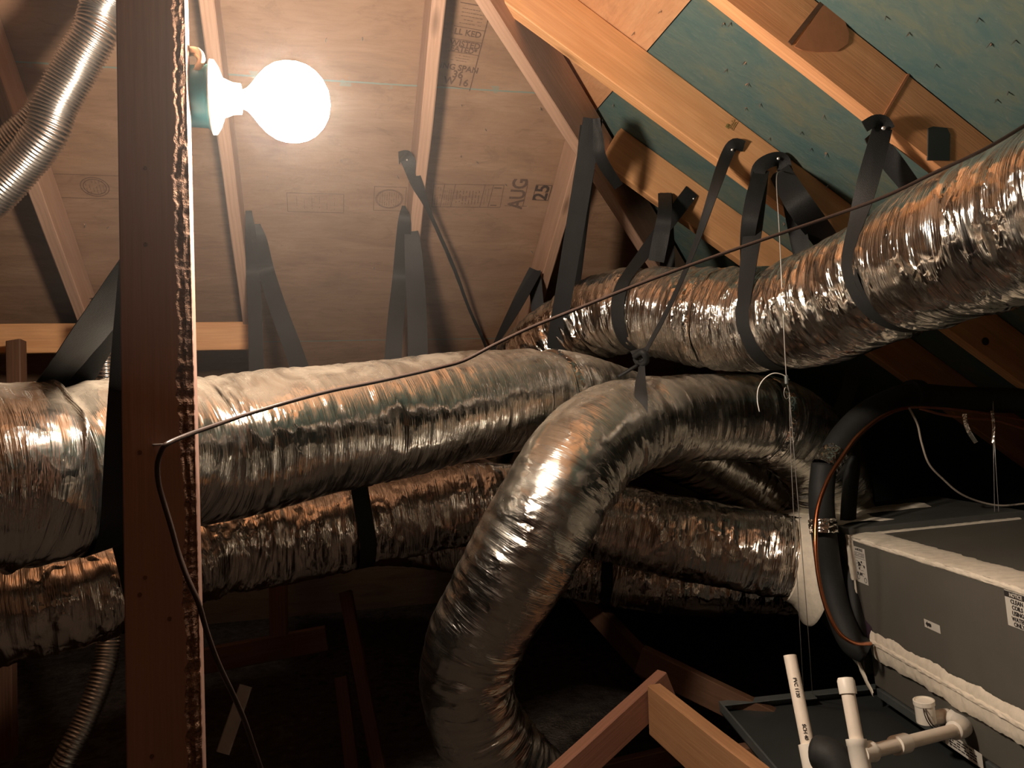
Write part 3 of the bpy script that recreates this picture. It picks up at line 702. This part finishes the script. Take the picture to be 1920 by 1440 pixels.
# 11-13 straps around the lower ducts
for key, val, lab, fx, wd in (('D', 668, 'black strap around the crumpled lower duct left of the bent duct', (655, 800, 2.28), .05), ('F', 1145, 'narrow black strap around the lowest duct right of the bent duct', (1140, 990, 2.78), .04),
                          ('D', 222, 'black strap around the crumpled lower duct just left of the post', (205, 900, 1.88), .055)):
    f_ = W(*fx); sling(key, val, f_, f_+YA*.25, wd, lab, wtop=RT)
o = ribbon('hanger_strap', [W(1602, 692, 2.75), W(1592, 730, 2.72), W(1575, 775, 2.68), W(1560, 820, 2.66), W(1545, 860, 2.64)], .05, 'dim grey strap hanging in the dark beyond the black insulated pipe', twist=[0, 20, 20, 10, 0])

# ------------------------------------------------------------------ post with bark edge
p_top = W(279, -160, 1.2); p_bot = Vector((0, 0, 0)); q1 = W(309, 1440, 1.075); dirp = (q1-p_top).normalized(); p_bot = q1+dirp*((q1.z-.01)/-dirp.z)
# extend up to the roof slope
tt = (KL+EYE.z-p_top.z)*0
p_up = p_top-dirp*.75
zz = (p_up-p_bot).normalized(); yy = (YA-zz*YA.dot(zz)).normalized(); xx = yy.cross(zz)
L = (p_up-p_bot).length; NZ = int(L/.004); FWD = .095; TH = .038; vs = []; fs = []; mats = []
for i in range(NZ+1):
    z = L*i/NZ; top = z/L
    e = .017+.007*noise.fractal(Vector((z*9, 3.3, 0)), 1, 2, 4)+.004*noise.noise(Vector((z*90, 1, 0)))
    fade = max(0.0, min(1, (z-.15)/.5)); e = max(.002, e*(.35+.65*fade))
    d = e*.38; hx = FWD/2
    row = [(-hx, TH), (-hx, .002), (-hx+.002, 0), (hx-e-.0015, 0), (hx-e, .0006)]
    for k in range(1, 6):
        f = k/6; q = noise.fractal(Vector((z*26, k*.4, 5)), 1, 2, 4)*.0016+noise.noise(Vector((z*140, k*1.3, 2)))*.0007
        row.append((hx-e+e*f+q*.3, d*f*.8+.003-q-.002*(1-abs(2*f-1))))
    row += [(hx-.001, d), (hx, d+.0015), (hx, TH-.002), (hx-.002, TH)]
    vs += [(a, b, z) for a, b in row]
m = len(row)
for i in range(NZ):
    for k in range(m):
        a = i*m+k; b = i*m+(k+1) % m; fs.append((a, b, b+m, a+m))
fs.append(tuple(range(m))[::-1]); fs.append(tuple(NZ*m+k for k in range(m)))
# split into the board and its bark strip
Mp = frame(xx, yy, zz, p_bot)
bark_k = set(range(3, 10))
wood_f = [f for j, f in enumerate(fs) if not (j < NZ*m and (j % m) in bark_k)]; bark_f = [f for j, f in enumerate(fs) if j < NZ*m and (j % m) in bark_k]
def submesh(name, F, mat, par, smooth=False):
    used = sorted({i for f in F for i in f}); ix = {u: i for i, u in enumerate(used)}
    me = bpy.data.meshes.new(name); me.from_pydata([vs[u] for u in used], [], [tuple(ix[i] for i in f) for f in F]); me.update()
    # timber grain runs along local x: build in a frame whose x is the post's length
    R_ = Matrix(((0, 0, 1, 0), (1, 0, 0, 0), (0, 1, 0, 0), (0, 0, 0, 1)))
    me.transform(R_); o = bpy.data.objects.new(name, me); COL.objects.link(o); me.materials.append(mat); o.matrix_world = Mp @ R_.inverted()
    if par: o.parent = par; o.matrix_parent_inverse = par.matrix_world.inverted()
    return o
post = submesh('wooden_post', wood_f, M['post'], None)
tag(post, 'upright dark timber post in the foreground with one ragged bark edge', 'post')
bk_ = submesh('bark_edge', bark_f, M['bark'], post); tag(bk_, 'ragged bark edge')
def post_face(x, y, off=.0): return on_plane(x, y, p_bot-yy*off, yy)
for x, y in ((262, 1115), (272, 1083), (318, 1160), (285, 1418), (272, 315), (273, 458), (262, 848)):
    lathe('nail_hole', post_face(x, y, .0006), -yy, [(0, .003), (.0006, .0028), (.0007, 0)], M['bark'], post, 10)

# ------------------------------------------------------------------ lamp
cL_ = W(402, 183, 1.26); axl = Vector((1, .02, 0)).normalized()
lp = empty('lamp_fixture', cL_, 'bare glowing bulb in a round lampholder fixed to the post', 'lamp')
lathe('junction_box', cL_-axl*.046, axl, [(0, .040), (.002, .046), (.036, .047), (.0365, .049), (.040, .049)], M['blue_box'], lp, 48)
lathe('lamp_base', cL_-axl*.006, axl, [(0, .052), (.002, .057), (.008, .056), (.014, .046), (.020, .030), (.034, .0245), (.046, .0235), (.047, .02)], M['porcelain'], lp, 56)
bl = lathe('bulb', cL_+axl*.041, axl, [(0, .0135), (.008, .017), (.016, .025), (.026, .038), (.038, .050), (.052, .0585), (.068, .0625), (.084, .0625), (.100, .0585), (.114, .050), (.126, .037), (.134, .021), (.137, .002)], M['bulb'], lp, 40)  # globe enlarged so its white disc stands in for lens glare
tube('supply_cable', [W(330, 118, 1.27), W(348, 97, 1.24), W(368, 94, 1.22), W(379, 108, 1.215), W(372, 127, 1.22), W(354, 148, 1.23), W(340, 175, 1.25)], .0048, M['romex'], lp, 10, .005)
tube('supply_cable', [W(330, 124, 1.28), W(350, 104, 1.25), W(366, 102, 1.23), W(374, 114, 1.225), W(366, 130, 1.23), W(345, 158, 1.26)], .0035, M['romex'], lp, 10, .005)

# ------------------------------------------------------------------ long cable
cab = [(1985, 192, 1.42), (1920, 236, 1.41), (1840, 283, 1.41), (1750, 325, 1.43), (1660, 368, 1.46), (1560, 405, 1.50), (1440, 446, 1.52), (1320, 488, 1.53), (1200, 532, 1.53), (1100, 572, 1.53), (1000, 612, 1.52), (930, 645, 1.50), (870, 676, 1.48),
       (820, 690, 1.45), (760, 704, 1.42), (700, 717, 1.39), (620, 733, 1.34), (540, 754, 1.28), (460, 778, 1.22), (390, 802, 1.14), (345, 818, 1.085), (310, 834, 1.045)]
pts_ = [W(2500, -160, 1.05), W(2130, 75, 1.38)]+[W(*c) for c in cab]
down = [(302, 846, 1.045), (295, 870, 1.047), (297, 905, 1.05), (308, 945, 1.05), (320, 985, 1.05), (334, 1035, 1.05), (352, 1085, 1.045), (372, 1130, 1.045), (388, 1185, 1.05), (410, 1245, 1.06), (436, 1300, 1.08), (458, 1350, 1.1), (475, 1400, 1.12), (492, 1450, 1.14), (520, 1540, 1.2), (560, 1700, 1.3)]
cb = tube('electric_cable', pts_+[W(*c) for c in down], .0034, M['cable'], None, 10, .008)
tag(cb, 'long dark cable stapled to the post and stretched across to the upper right', 'cable')
st = post_face(300, 834, .004)
tube('staple', [st-xx*.008+yy*.006, st-xx*.008-yy*.006, st+xx*.008-yy*.006, st+xx*.008+yy*.006], .0014, M['nail'], cb, 8, .002, curve=False)

# ------------------------------------------------------------------ air handler and plenum
ax_ = Matrix.Rotation(radians(-10.5), 3, 'Z') @ (-YA); ax_ = Vector((-sin(radians(11.5)), -cos(radians(11.5)), 0))  # towards the viewer
bx_ = Vector((cos(radians(11.5)), -sin(radians(11.5)), 0))     # to the right
Rt = Matrix.Rotation(radians(3.2), 3, ax_); bx_ = Rt @ bx_; cx_ = Rt @ ZA
if bx_.z < 0: Rt = Matrix.Rotation(radians(-3.2), 3, ax_); bx_ = Rt @ Vector((cos(radians(11.5)), -sin(radians(11.5)), 0)); cx_ = Rt @ ZA
C0 = W(1592, 1004, 2.4)
def H(a, b, c): return C0+ax_*a+bx_*b+cx_*c
def hexa(name, P, mat, parent, b=.004):
    o = mesh(name, P, [(0, 1, 2, 3), (4, 7, 6, 5), (0, 4, 5, 1), (1, 5, 6, 2), (2, 6, 7, 3), (3, 7, 4, 0)], mat, parent)
    if b: bev(o, b)
    return o
def hbox(name, a0, a1, b0, b1, c0, c1, mat, parent, b=.004):
    return hexa(name, [H(a0, b0, c0), H(a1, b0, c0), H(a1, b1, c0), H(a0, b1, c0), H(a0, b0, c1), H(a1, b0, c1), H(a1, b1, c1), H(a0, b1, c1)], mat, parent, b)
ah = empty('air_handler', H(.6, .26, -.47), 'grey metal air handler cabinet at lower right with cream sealant along its seams', 'air handler')
hbox('upper_cabinet', 0, 1.5, 0, .56, -.300, 0, M['cabinet'], ah)
hbox('lower_cabinet', .03, 1.5, .012, .55, -.435, -.302, M['cabinet'], ah)
hbox('base_rail', .05, 1.5, .006, .56, -.462, -.437, M['flange'], ah, .002)
def smear(name, o, u, v, n, L, w0, seed, parent, t=.003, mat=None, rag=.22):
    """brushed-on sealant: along u (length L), centre line o, width w0 along v, raised along n"""
    N_ = max(12, int(L/.003)); K = 8; vs = []; fs = []
    for i in range(N_+1):
        s = L*i/N_; e = min(1, min(i, N_-i)/3+.55)
        lo = -.5*w0*e*(1+rag*noise.fractal(Vector((s*11, seed, 0)), .75, 2.2, 6)*1.0); hi = .5*w0*e*(1+rag*noise.fractal(Vector((s*11, seed+9, 0)), .75, 2.2, 6)*1.0)
        for k in range(K+1):
            f = k/K; h = t*(1-abs(2*f-1)**4)*(1+.5*noise.noise(Vector((s*50, f*4, seed))))
            vs.append(o+u*s+v*(lo+(hi-lo)*f)+n*(h+.0002))
    b0 = len(vs)
    for i in range(N_):
        for k in range(K):
            a = i*(K+1)+k; fs.append((a, a+1, a+K+2, a+K+1))
    return mesh(name, vs, fs, mat or M['mastic'], parent, True)
smear('seam_sealant', H(-.005, .045, 0), ax_, bx_, cx_, 1.4, .094, 1, ah)
smear('seam_sealant', H(0, -.001, -.006), ax_, cx_, -bx_, 1.4, .014, 8, ah)
smear('seam_sealant', H(.012, .0, 0), bx_, ax_, cx_, .52, .03, 2, ah)
smear('seam_sealant', H(.004, -.002, .004), -cx_, ax_, -bx_, .135, .042, 3, ah, .006)
smear('seam_sealant', H(.010, -.002, -.11), -cx_, ax_, -bx_, .12, .009, 4, ah)
smear('seam_sealant', H(.075, -.003, -.300), ax_, cx_, -bx_, 1.3, .078, 5, ah, .006)
smear('seam_sealant', H(.075, -.006, -.292), ax_, cx_, -bx_, 1.3, .016, 6, ah, .007, rag=.2)
smear('seam_sealant', H(-.02, -.004, -.40), (ax_*.8-cx_*.6).normalized(), cx_, -bx_, .09, .022, 7, ah, .003)
smear('primer_stain', H(.02, -.001, -.255), (ax_*.9-cx_*.35).normalized(), cx_, -bx_, .07, .05, 12, ah, .001, M['purple'], .2)
# labels on the left-facing side
def label_on(name, x, y, wd, ht, draw, lab=None, mat=None):
    p = on_plane(x, y, H(0, -.0012, 0), bx_); g = empty_part = None
    Mx = frame(ax_, cx_, ax_.cross(cx_), p)
    if ax_.cross(cx_).dot(-bx_) < 0: Mx = frame(-ax_, cx_, (-ax_).cross(cx_), p)
    Q = Print(); Q.poly([(-wd/2, -ht/2), (wd/2, -ht/2), (wd/2, ht/2), (-wd/2, ht/2)]); o = Q.link(name, Mx, mat or M['paper'], ah)
    D_ = Print(); draw(D_); D_.link('printing', Mx @ Matrix.Translation((0, 0, .0008)), M['ink'], o)
    if lab: tag(o, lab)
    return o
# horizontal screen direction on this face: ax_ runs to the right of the picture
def d1(q):
    q.text('NOTICE', .004, .045, .010, 0, True); q.poly([(-.024, .042), (-.016, .042), (-.020, .049)])
    q.fine(-.03, .024, .03, .038, 4, dens=.9, w=.0012)
    q.line((-.032, .020), (.032, .020), .0008)
    for i in range(10):
        x, y = random.uniform(-.022, .024), random.uniform(-.038, .012)
        q.poly([(x-.004, y-.002), (x+.005, y-.0035), (x+.004, y+.003), (x-.002, y+.0035)])
    q.fine(-.026, -.042, .026, .015, 7, dens=.35, w=.0009)
    for c_ in ((-.02, -.036), (.022, -.040)):
        E_ = [(c_[0]+.007*cos(t*pi/6), c_[1]+.007*sin(t*pi/6)) for t in range(13)]
        for a_, b_ in zip(E_, E_[1:]): q.line(a_, b_, .0015)
label_on('warning_label', 1614, 1060, .070, .104, d1, 'tall white notice label with small diagrams')
def d2(q): q.poly([(-.028, 0), (-.019, .0075), (-.019, .0035), (-.010, .005), (-.003, .0035), (-.003, -.0035), (-.010, -.005), (-.019, -.0035), (-.019, -.0075)])
label_on('arrow_label', 1748, 1174, .070, .020, d2, 'small white label with a black arrow')
def d3(q):
    q.poly([(-.037, .024), (.037, .024), (.037, .036), (-.037, .036)])
    for s_, y_ in (('CLEAN', .016), ('COILS', .004), ('USING', -.008), ('WATER', -.020), ('ONLY', -.031)): q.text(s_, 0, y_, .0125, 0, True)
lb = label_on('notice_label', 1909, 1146, .075, .074, d3, 'white notice label reading CLEAN COILS USING WATER ONLY')
Q = Print(); Q.text('NOTICE', 0, 0, .011, 0, True); Q.link('heading', lb.matrix_world @ Matrix.Translation((0, .030, .0016)), M['paper'], lb)
def d4(q): q.fine(-.055, -.012, .055, .014, 4, dens=.8, w=.003)
p4 = label_on('rating_label', 1806, 1404, .15, .034, d4, 'white rating label half behind the drain pipe'); 
# plenum
pm = empty('plenum_box', H(-.5, .25, -.35), 'dark metal plenum box joined to the far end of the air handler', 'plenum')
hexa('plenum_shell', [H(-.50, .0, -.26), H(-.004, .0, -.415), H(-.004, .55, -.415), H(-.50, .55, -.26), H(-.5, .0, .02), H(-.004, .0, .02), H(-.004, .55, .02), H(-.5, .55, .02)], M['cabinet_dark'], pm)
smear('seam_sealant', H(-.49, .07, .021), ax_, bx_, cx_, .42, .20, 21, pm, .006)
smear('seam_sealant', H(-.30, .04, .022), bx_, ax_, cx_, .36, .12, 22, pm, .006)
smear('seam_sealant', H(-.22, -.002, .01), -cx_, ax_, -bx_, .27, .14, 23, pm, .006)
smear('seam_sealant', H(-.03, -.002, -.385), (ax_*.7-cx_*.7).normalized(), cx_, -bx_, .07, .03, 24, pm, .004)
smear('seam_sealant', H(-.40, -.002, .01), (ax_*.25-cx_*.9).normalized(), ax_, -bx_, .27, .22, 25, pm, .006)
# drain pan and platform
fz = H(0, 0, -.462).z
pn = empty('drain_pan', H(.5, .2, -.50), 'dark shallow metal drain pan beneath the air handler', 'pan')
hbox('pan_base', -.10, 1.5, -.42, .62, -.512, -.506, M['pan'], pn, .001)
hbox('pan_rim', -.10, -.094, -.42, .62, -.512, -.480, M['flange'], pn, .001); hbox('pan_rim', -.10, 1.5, -.42, -.414, -.512, -.480, M['flange'], pn, .001)
hbox('pan_flange', -.10, -.06, -.42, .62, -.482, -.479, M['flange'], pn, .001)
hbox('pan_clip', -.08, -.03, -.20, -.14, -.479, -.476, M['flange'], pn, .001)
for b_ in (.06, .45):
    for a_ in (.08, .9): hbox('support_foot', a_, a_+.05, b_, b_+.05, -.506, -.462, M['foam'], ah, .002)
# platform timbers carrying the pan
for a_ in (.15, .85):
    p0 = H(a_, -.5, -.512-.045); p1 = H(a_, .8, -.512-.045); 
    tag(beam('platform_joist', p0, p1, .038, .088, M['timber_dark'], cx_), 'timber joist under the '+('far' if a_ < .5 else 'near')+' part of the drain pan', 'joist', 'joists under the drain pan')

# ------------------------------------------------------------------ pipes, lines and wires at right
g = [W(1545, 872, 2.42), W(1540, 930, 2.4), W(1544, 990, 2.40), W(1554, 1070, 2.41), W(1570, 1140, 2.38), W(1596, 1202, 2.33), W(1625, 1222, 2.31)]
ins = empty('insulated_pipe', g[0], 'black foam-insulated refrigerant pipe curving down beside the plenum', 'pipe')
tube('foam_sleeve', g, .037, M['foam'], ins, 24, .01)
g3 = [W(1562, 850, 2.44), W(1585, 815, 2.46), W(1620, 780, 2.48), W(1665, 755, 2.52), W(1710, 742, 2.56), W(1800, 748, 2.56), W(1930, 752, 2.5), W(2050, 757, 2.36), W(2400, 770, 1.98)]
tube('foam_sleeve', g3, .040, M['foam'], ins, 24, .01)
def wrap_tape(name, p0, p1, r, parent, seed):
    t = (p1-p0).normalized(); n = t.orthogonal().normalized(); b = t.cross(n); vs = []; fs = []; N_ = 12; K = 28
    for i in range(N_+1):
        for k in range(K):
            a = 2*pi*k/K; q = .004*noise.noise(Vector((i*.7, cos(a)*2.5, sin(a)*2.5+seed))); e = .004*noise.noise(Vector((cos(a)*3, sin(a)*3, seed+i//12)))
            vs.append(p0.lerp(p1, i/N_)+t*e+(n*cos(a)+b*sin(a))*(r+q))
    for i in range(N_):
        for k in range(K): fs.append((i*K+k, i*K+(k+1) % K, (i+1)*K+(k+1) % K, (i+1)*K+k))
    return mesh(name, vs, fs, M['tape'], parent, True)
wrap_tape('foil_tape_wrap', W(1566, 846, 2.44), W(1546, 876, 2.42), .039, ins, 1)
wrap_tape('foil_tape_wrap', W(1542, 974, 2.385), W(1545, 1000, 2.375), .040, ins, 2)
lathe('pipe_clamp', W(1706, 742, 2.56), Vector((1, .1, 0)), [(0, .05), (.02, .052), (.04, .05)], M['foam'], ins, 24)
i2 = tube('insulated_pipe', [W(1600, 860, 2.62), W(1592, 940, 2.56), W(1590, 1010, 2.5), W(1596, 1090, 2.42), W(1610, 1160, 2.37), W(1634, 1215, 2.36)], .024, M['foam'], None, 20, .01)
tag(i2, 'thinner black insulated pipe just right of the thick one', 'pipe')
cp = tube('copper_pipe', [W(1632, 1207, 2.27), W(1600, 1205, 2.2), W(1570, 1182, 2.18), W(1546, 1130, 2.2), W(1533, 1070, 2.22), W(1529, 1010, 2.24), W(1533, 955, 2.27), W(1552, 900, 2.31), W(1578, 858, 2.34), W(1604, 822, 2.36), W(1640, 790, 2.4), W(1675, 771, 2.44), W(1704, 764, 2.48)], .0058, M['copper'], None, 14, .006)
tag(cp, 'bright copper pipe curving down in front of the black insulated pipe', 'pipe')
w1 = tube('copper_pipe', [W(1706, 764, 2.5), W(1740, 764, 2.5), W(1800, 769, 2.5), W(1860, 777, 2.5), W(1930, 790, 2.5), W(2020, 808, 2.42), W(2350, 860, 2.05)], .004, M['wire_brown'], None, 8, .01)
tag(w1, 'upper of two thin reddish pipes running off to the right in the dark', 'pipe')
w2 = tube('copper_pipe', [W(1724, 766, 2.46), W(1770, 778, 2.46), W(1820, 784, 2.46), W(1870, 789, 2.46), W(1930, 808, 2.46), W(2020, 840, 2.4), W(2350, 900, 2.05)], .004, M['wire_brown'], None, 8, .01)
tag(w2, 'lower of two thin reddish pipes running off to the right in the dark', 'pipe')
w3 = tube('control_wire', [W(1704, 764, 2.47), W(1720, 795, 2.46), W(1728, 830, 2.46), W(1742, 870, 2.46), W(1770, 900, 2.47), W(1800, 925, 2.48), W(1838, 941, 2.5), W(1880, 948, 2.5), W(1935, 944, 2.5), W(2000, 950, 2.46), W(2350, 985, 2.1)], .0032, M['wire_white'], None, 8, .008)
tag(w3, 'pale wire drooping from the pipe clamp towards the right edge', 'wire')
cr = M['string']
h1 = empty('hanger_wire', W(1455, 325, 2.1), 'thin bright wire hanging from the bright rafter past both ducts', 'wire')
tube('wire_strand', [face_pt(1, 1454, 327)-YA*.03, W(1456, 335, 2.08), W(1461, 430, 2.04), W(1467, 560, 2.02), W(1474, 700, 2.02), W(1480, 735, 2.02)], .0014, cr, h1, 6, .02)
tube('wire_strand', [W(1480, 735, 2.02), W(1483, 850, 2.02), W(1490, 1000, 2.04), W(1500, 1180, 2.12), on_plane(1508, 1322, H(0, 0, -.506), cx_)], .001, cr, h1, 6, .02)
tube('wire_strand', [W(1480, 735, 2.02), W(1489, 850, 2.02), W(1501, 1000, 2.04), W(1515, 1180, 2.12), on_plane(1524, 1312, H(0, 0, -.506), cx_)], .001, cr, h1, 6, .02)
lathe('wire_clip', W(1474, 703, 2.015), Vector((0, 0, -1)), [(0, .002), (.002, .005), (.022, .005), (.024, .002)], M['flange'], h1, 10)
tube('wire_loop', [W(1480, 712, 2.02), W(1468, 703, 2.01), W(1450, 700, 2.0), W(1433, 710, 2.0), W(1422, 728, 2.0), W(1420, 750, 2.0), W(1424, 772, 2.0)], .0014, M['porcelain'], h1, 6, .005)
tube('wire_loop', [W(1480, 735, 2.01), W(1473, 726, 2.0), W(1470, 738, 2.0), W(1474, 748, 2.0), W(1482, 742, 2.01)], .001, cr, h1, 6, .004)
h2 = empty('hanger_wire', W(1862, 770, 2.3), 'thin bright wires hanging behind the air handler top at right', 'wire')
tube('wire_strand', [W(1862, 752, 2.50), W(1863, 850, 2.45), W(1865, 965, 2.45)], .0011, cr, h2, 6, .02)
tube('wire_strand', [W(1862, 752, 2.50), W(1866, 850, 2.45), W(1873, 966, 2.45)], .0011, cr, h2, 6, .02)
ribbon('wire_twist', [W(1860, 770, 2.44), W(1863, 800, 2.44), W(1861, 830, 2.44)], .008, parent=h2, mat=M['tape'])
tf = ribbon('foil_strip', [W(1808, 776, 2.44), W(1811, 795, 2.44), W(1818, 812, 2.44), W(1830, 830, 2.44)], .012, mat=M['tape']); tag(tf, 'short curled strip of shiny foil hanging from the thin pipes', 'foil strip')

# ------------------------------------------------------------------ PVC drain
def pipe(name, pts, r, mat, par): return tube(name, pts, r, mat, par, 24, .02, curve=False)
dl = H(.9, -.3, -.506).z
dr = empty('drain_pipe', W(1615, 1440, 1.63), 'cream PVC condensate drain with capped riser and float switch on the air handler', 'drain pipe')
T0 = W(1588, 1288, 1.68); T1 = W(1612, 1420, 1.62); td = (T1-T0).normalized(); T2 = T1+td*((T1.z-.03)/-td.z)
pipe('riser_pipe', [T0, T1], .0140, M['pvc'], dr)
lathe('end_cap', T0+td*.014, -td, [(0, .0175), (.026, .0178), (.032, .015), (.034, .0)], M['pvc_white'], dr, 32)
lathe('tee_fitting', W(1605, 1386, 1.635), td, [(0, .0185), (.0, .0205), (.012, .0205), (.013, .0195), (.10, .0195), (.11, .0205), (.115, .018)], M['pvc_white'], dr, 32)
pipe('riser_pipe', [T1, T2], .0140, M['pvc'], dr)
E0 = W(1618, 1413, 1.625); E1 = W(1795, 1368, 1.86); ed = (E1-E0).normalized()
pipe('branch_pipe', [E0, E1], .0140, M['pvc'], dr)
lathe('tee_fitting', E0-ed*.01, ed, [(0, .019), (.035, .0195), (.042, .021), (.046, .018)], M['pvc_white'], dr, 32)
lathe('coupling', W(1678, 1398, 1.70), ed, [(0, .017), (.001, .020), (.045, .020), (.046, .017)], M['pvc_white'], dr, 32)
tube('elbow_fitting', [W(1788, 1370, 1.85), W(1800, 1367, 1.865), W(1806, 1362, 1.89), W(1800, 1352, 1.93), W(1786, 1345, 1.955)], .0205, M['pvc_white'], dr, 28, .004)
tube('trap_pipe', [W(1792, 1348, 1.945), W(1775, 1342, 1.97), W(1758, 1345, 1.97), W(1745, 1348, 1.97)], .017, M['pvc'], dr, 24, .006)
tube('nipple_pipe', [W(1790, 1347, 1.94), W(1800, 1335, 2.0), on_plane(1808, 1325, H(0, .03, 0), bx_)], .016, M['pvc'], dr, 20, .01)
sa = W(1737, 1352, 1.95); sb = W(1733, 1322, 1.95); sd = (sb-sa).normalized()
lathe('float_switch_body', sa-sd*.004, sd, [(0, .018), (.002, .0225), (.045, .0225), (.0455, .0245), (.056, .0245), (.057, .021), (.053, .020), (.053, .0)], M['pvc_white'], dr, 36)
tube('switch_wire', [W(1734, 1324, 1.94), W(1737, 1335, 1.92), W(1742, 1350, 1.915), W(1752, 1362, 1.92), W(1766, 1366, 1.93)], .0015, M['cable'], dr, 6, .003)
tube('switch_wire', [W(1731, 1324, 1.94), W(1733, 1338, 1.92), W(1740, 1354, 1.915), W(1750, 1366, 1.92), W(1764, 1372, 1.93)], .0015, M['cable'], dr, 6, .003)
vp = empty('vent_pipe', W(1500, 1300, 1.75), 'open-topped cream PVC pipe standing left of the capped drain riser', 'pipe')
V0 = W(1481, 1229, 1.80); V1 = W(1514, 1395, 1.71); vd = (V1-V0).normalized()
lathe('vent_tube', V0, vd, [(.02, .0112), (0, .0112), (0, .0140), ((V1-V0).length, .0140), ((V1-V0).length+(V1.z-.03)/-vd.z, .0140)], M['pvc'], vp, 28)
lathe('tee_fitting', V1, vd, [(0, .016), (.001, .0195), (.09, .0195), (.1, .017)], M['pvc_white'], vp, 28)
lathe('tee_fitting', V1+vd*.04, (RT*.9+FW*.2+UP*.35), [(0, .018), (.035, .0195), (.036, .016)], M['pvc_white'], vp, 28)
Q = Print()
fr = None
for k, s_ in enumerate(('PVC 1120', 'SCH 40')):
    o0 = V0+vd*(.07+.09*k); nn = (EYE-o0).normalized(); nn = (nn-vd*nn.dot(vd)).normalized(); v2 = nn.cross(vd)
    Q = Print(); Q.text(s_, 0, 0, .010, 0, True); Q.link('printing', frame(vd, v2, nn, o0+nn*.0146) if vd.cross(v2).dot(nn) > 0 else frame(vd, -v2, nn, o0+nn*.0146), M['ink'], vp)
fb = tube('pipe_foam', [W(1535, 1412, 1.68), W(1555, 1418, 1.66), W(1575, 1445, 1.64), W(1580, 1490, 1.62), W(1582, 1560, 1.6)], .036, M['foam'], None, 24, .008)
tag(fb, 'black foam-covered pipe bend between the two upright PVC pipes', 'pipe insulation')

# ------------------------------------------------------------------ framing below
def low(name, a, b, wd, h, mat, lab, up=ZA, grp='timbers in the dark below the ducts', cat='timber'):
    return tag(beam(name, W(*a), W(*b), wd, h, M[mat], up), lab, cat, grp)
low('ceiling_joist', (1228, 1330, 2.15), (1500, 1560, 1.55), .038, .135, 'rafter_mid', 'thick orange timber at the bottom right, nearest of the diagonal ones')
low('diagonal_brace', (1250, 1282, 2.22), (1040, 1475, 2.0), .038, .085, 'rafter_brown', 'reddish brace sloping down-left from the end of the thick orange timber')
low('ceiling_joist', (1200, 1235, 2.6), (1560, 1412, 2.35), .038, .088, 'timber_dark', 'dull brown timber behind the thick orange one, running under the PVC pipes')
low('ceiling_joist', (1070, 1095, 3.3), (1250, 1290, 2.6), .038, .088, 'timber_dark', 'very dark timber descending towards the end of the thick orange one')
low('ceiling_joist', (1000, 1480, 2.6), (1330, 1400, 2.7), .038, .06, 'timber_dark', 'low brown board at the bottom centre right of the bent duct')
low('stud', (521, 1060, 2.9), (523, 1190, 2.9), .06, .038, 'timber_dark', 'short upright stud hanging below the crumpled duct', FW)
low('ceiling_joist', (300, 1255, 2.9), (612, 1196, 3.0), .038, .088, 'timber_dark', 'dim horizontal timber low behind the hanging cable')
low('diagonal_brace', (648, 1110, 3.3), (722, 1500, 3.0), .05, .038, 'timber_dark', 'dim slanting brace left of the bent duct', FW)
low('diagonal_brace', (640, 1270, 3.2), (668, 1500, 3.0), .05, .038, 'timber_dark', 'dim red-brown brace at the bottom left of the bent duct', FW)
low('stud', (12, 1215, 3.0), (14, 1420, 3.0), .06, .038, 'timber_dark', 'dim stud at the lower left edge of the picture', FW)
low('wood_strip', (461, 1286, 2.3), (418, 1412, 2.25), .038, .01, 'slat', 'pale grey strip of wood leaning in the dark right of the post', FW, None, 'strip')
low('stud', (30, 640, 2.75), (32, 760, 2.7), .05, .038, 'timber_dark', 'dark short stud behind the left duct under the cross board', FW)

# ------------------------------------------------------------------ added scatter sphere, a haze imitating lens glare round the bulb
a = bpy.data.materials.new('bloom_scatter'); a.use_nodes = True; t_ = a.node_tree; t_.nodes.clear()
o_ = t_.nodes.new('ShaderNodeOutputMaterial'); v_ = t_.nodes.new('ShaderNodeVolumeScatter'); v_.inputs['Color'].default_value = (1, 1, 1, 1); v_.inputs['Density'].default_value = BLOOM; v_.inputs['Anisotropy'].default_value = .2
t_.links.new(v_.outputs[0], o_.inputs['Volume'])
hc_ = W(500, 190, 1.25); vs = []; fs = []
for i in range(13):
    for k in range(24):
        f, g_ = pi*i/12, 2*pi*k/24; vs.append(hc_+Vector((sin(f)*cos(g_), sin(f)*sin(g_), cos(f)))*.5)
for i in range(12):
    for k in range(24):
        q = i*24+k; r_ = i*24+(k+1) % 24; fs.append((q, r_, r_+24, q+24))
hz = mesh('bloom', vs, fs, a, None, True)
_b = bmesh.new(); _b.from_mesh(hz.data); bmesh.ops.remove_doubles(_b, verts=_b.verts, dist=1e-5); _b.to_mesh(hz.data); _b.free()
tag(hz, 'scatter sphere added for the lens haze hanging around the glowing bulb', 'bloom', kind='stuff')
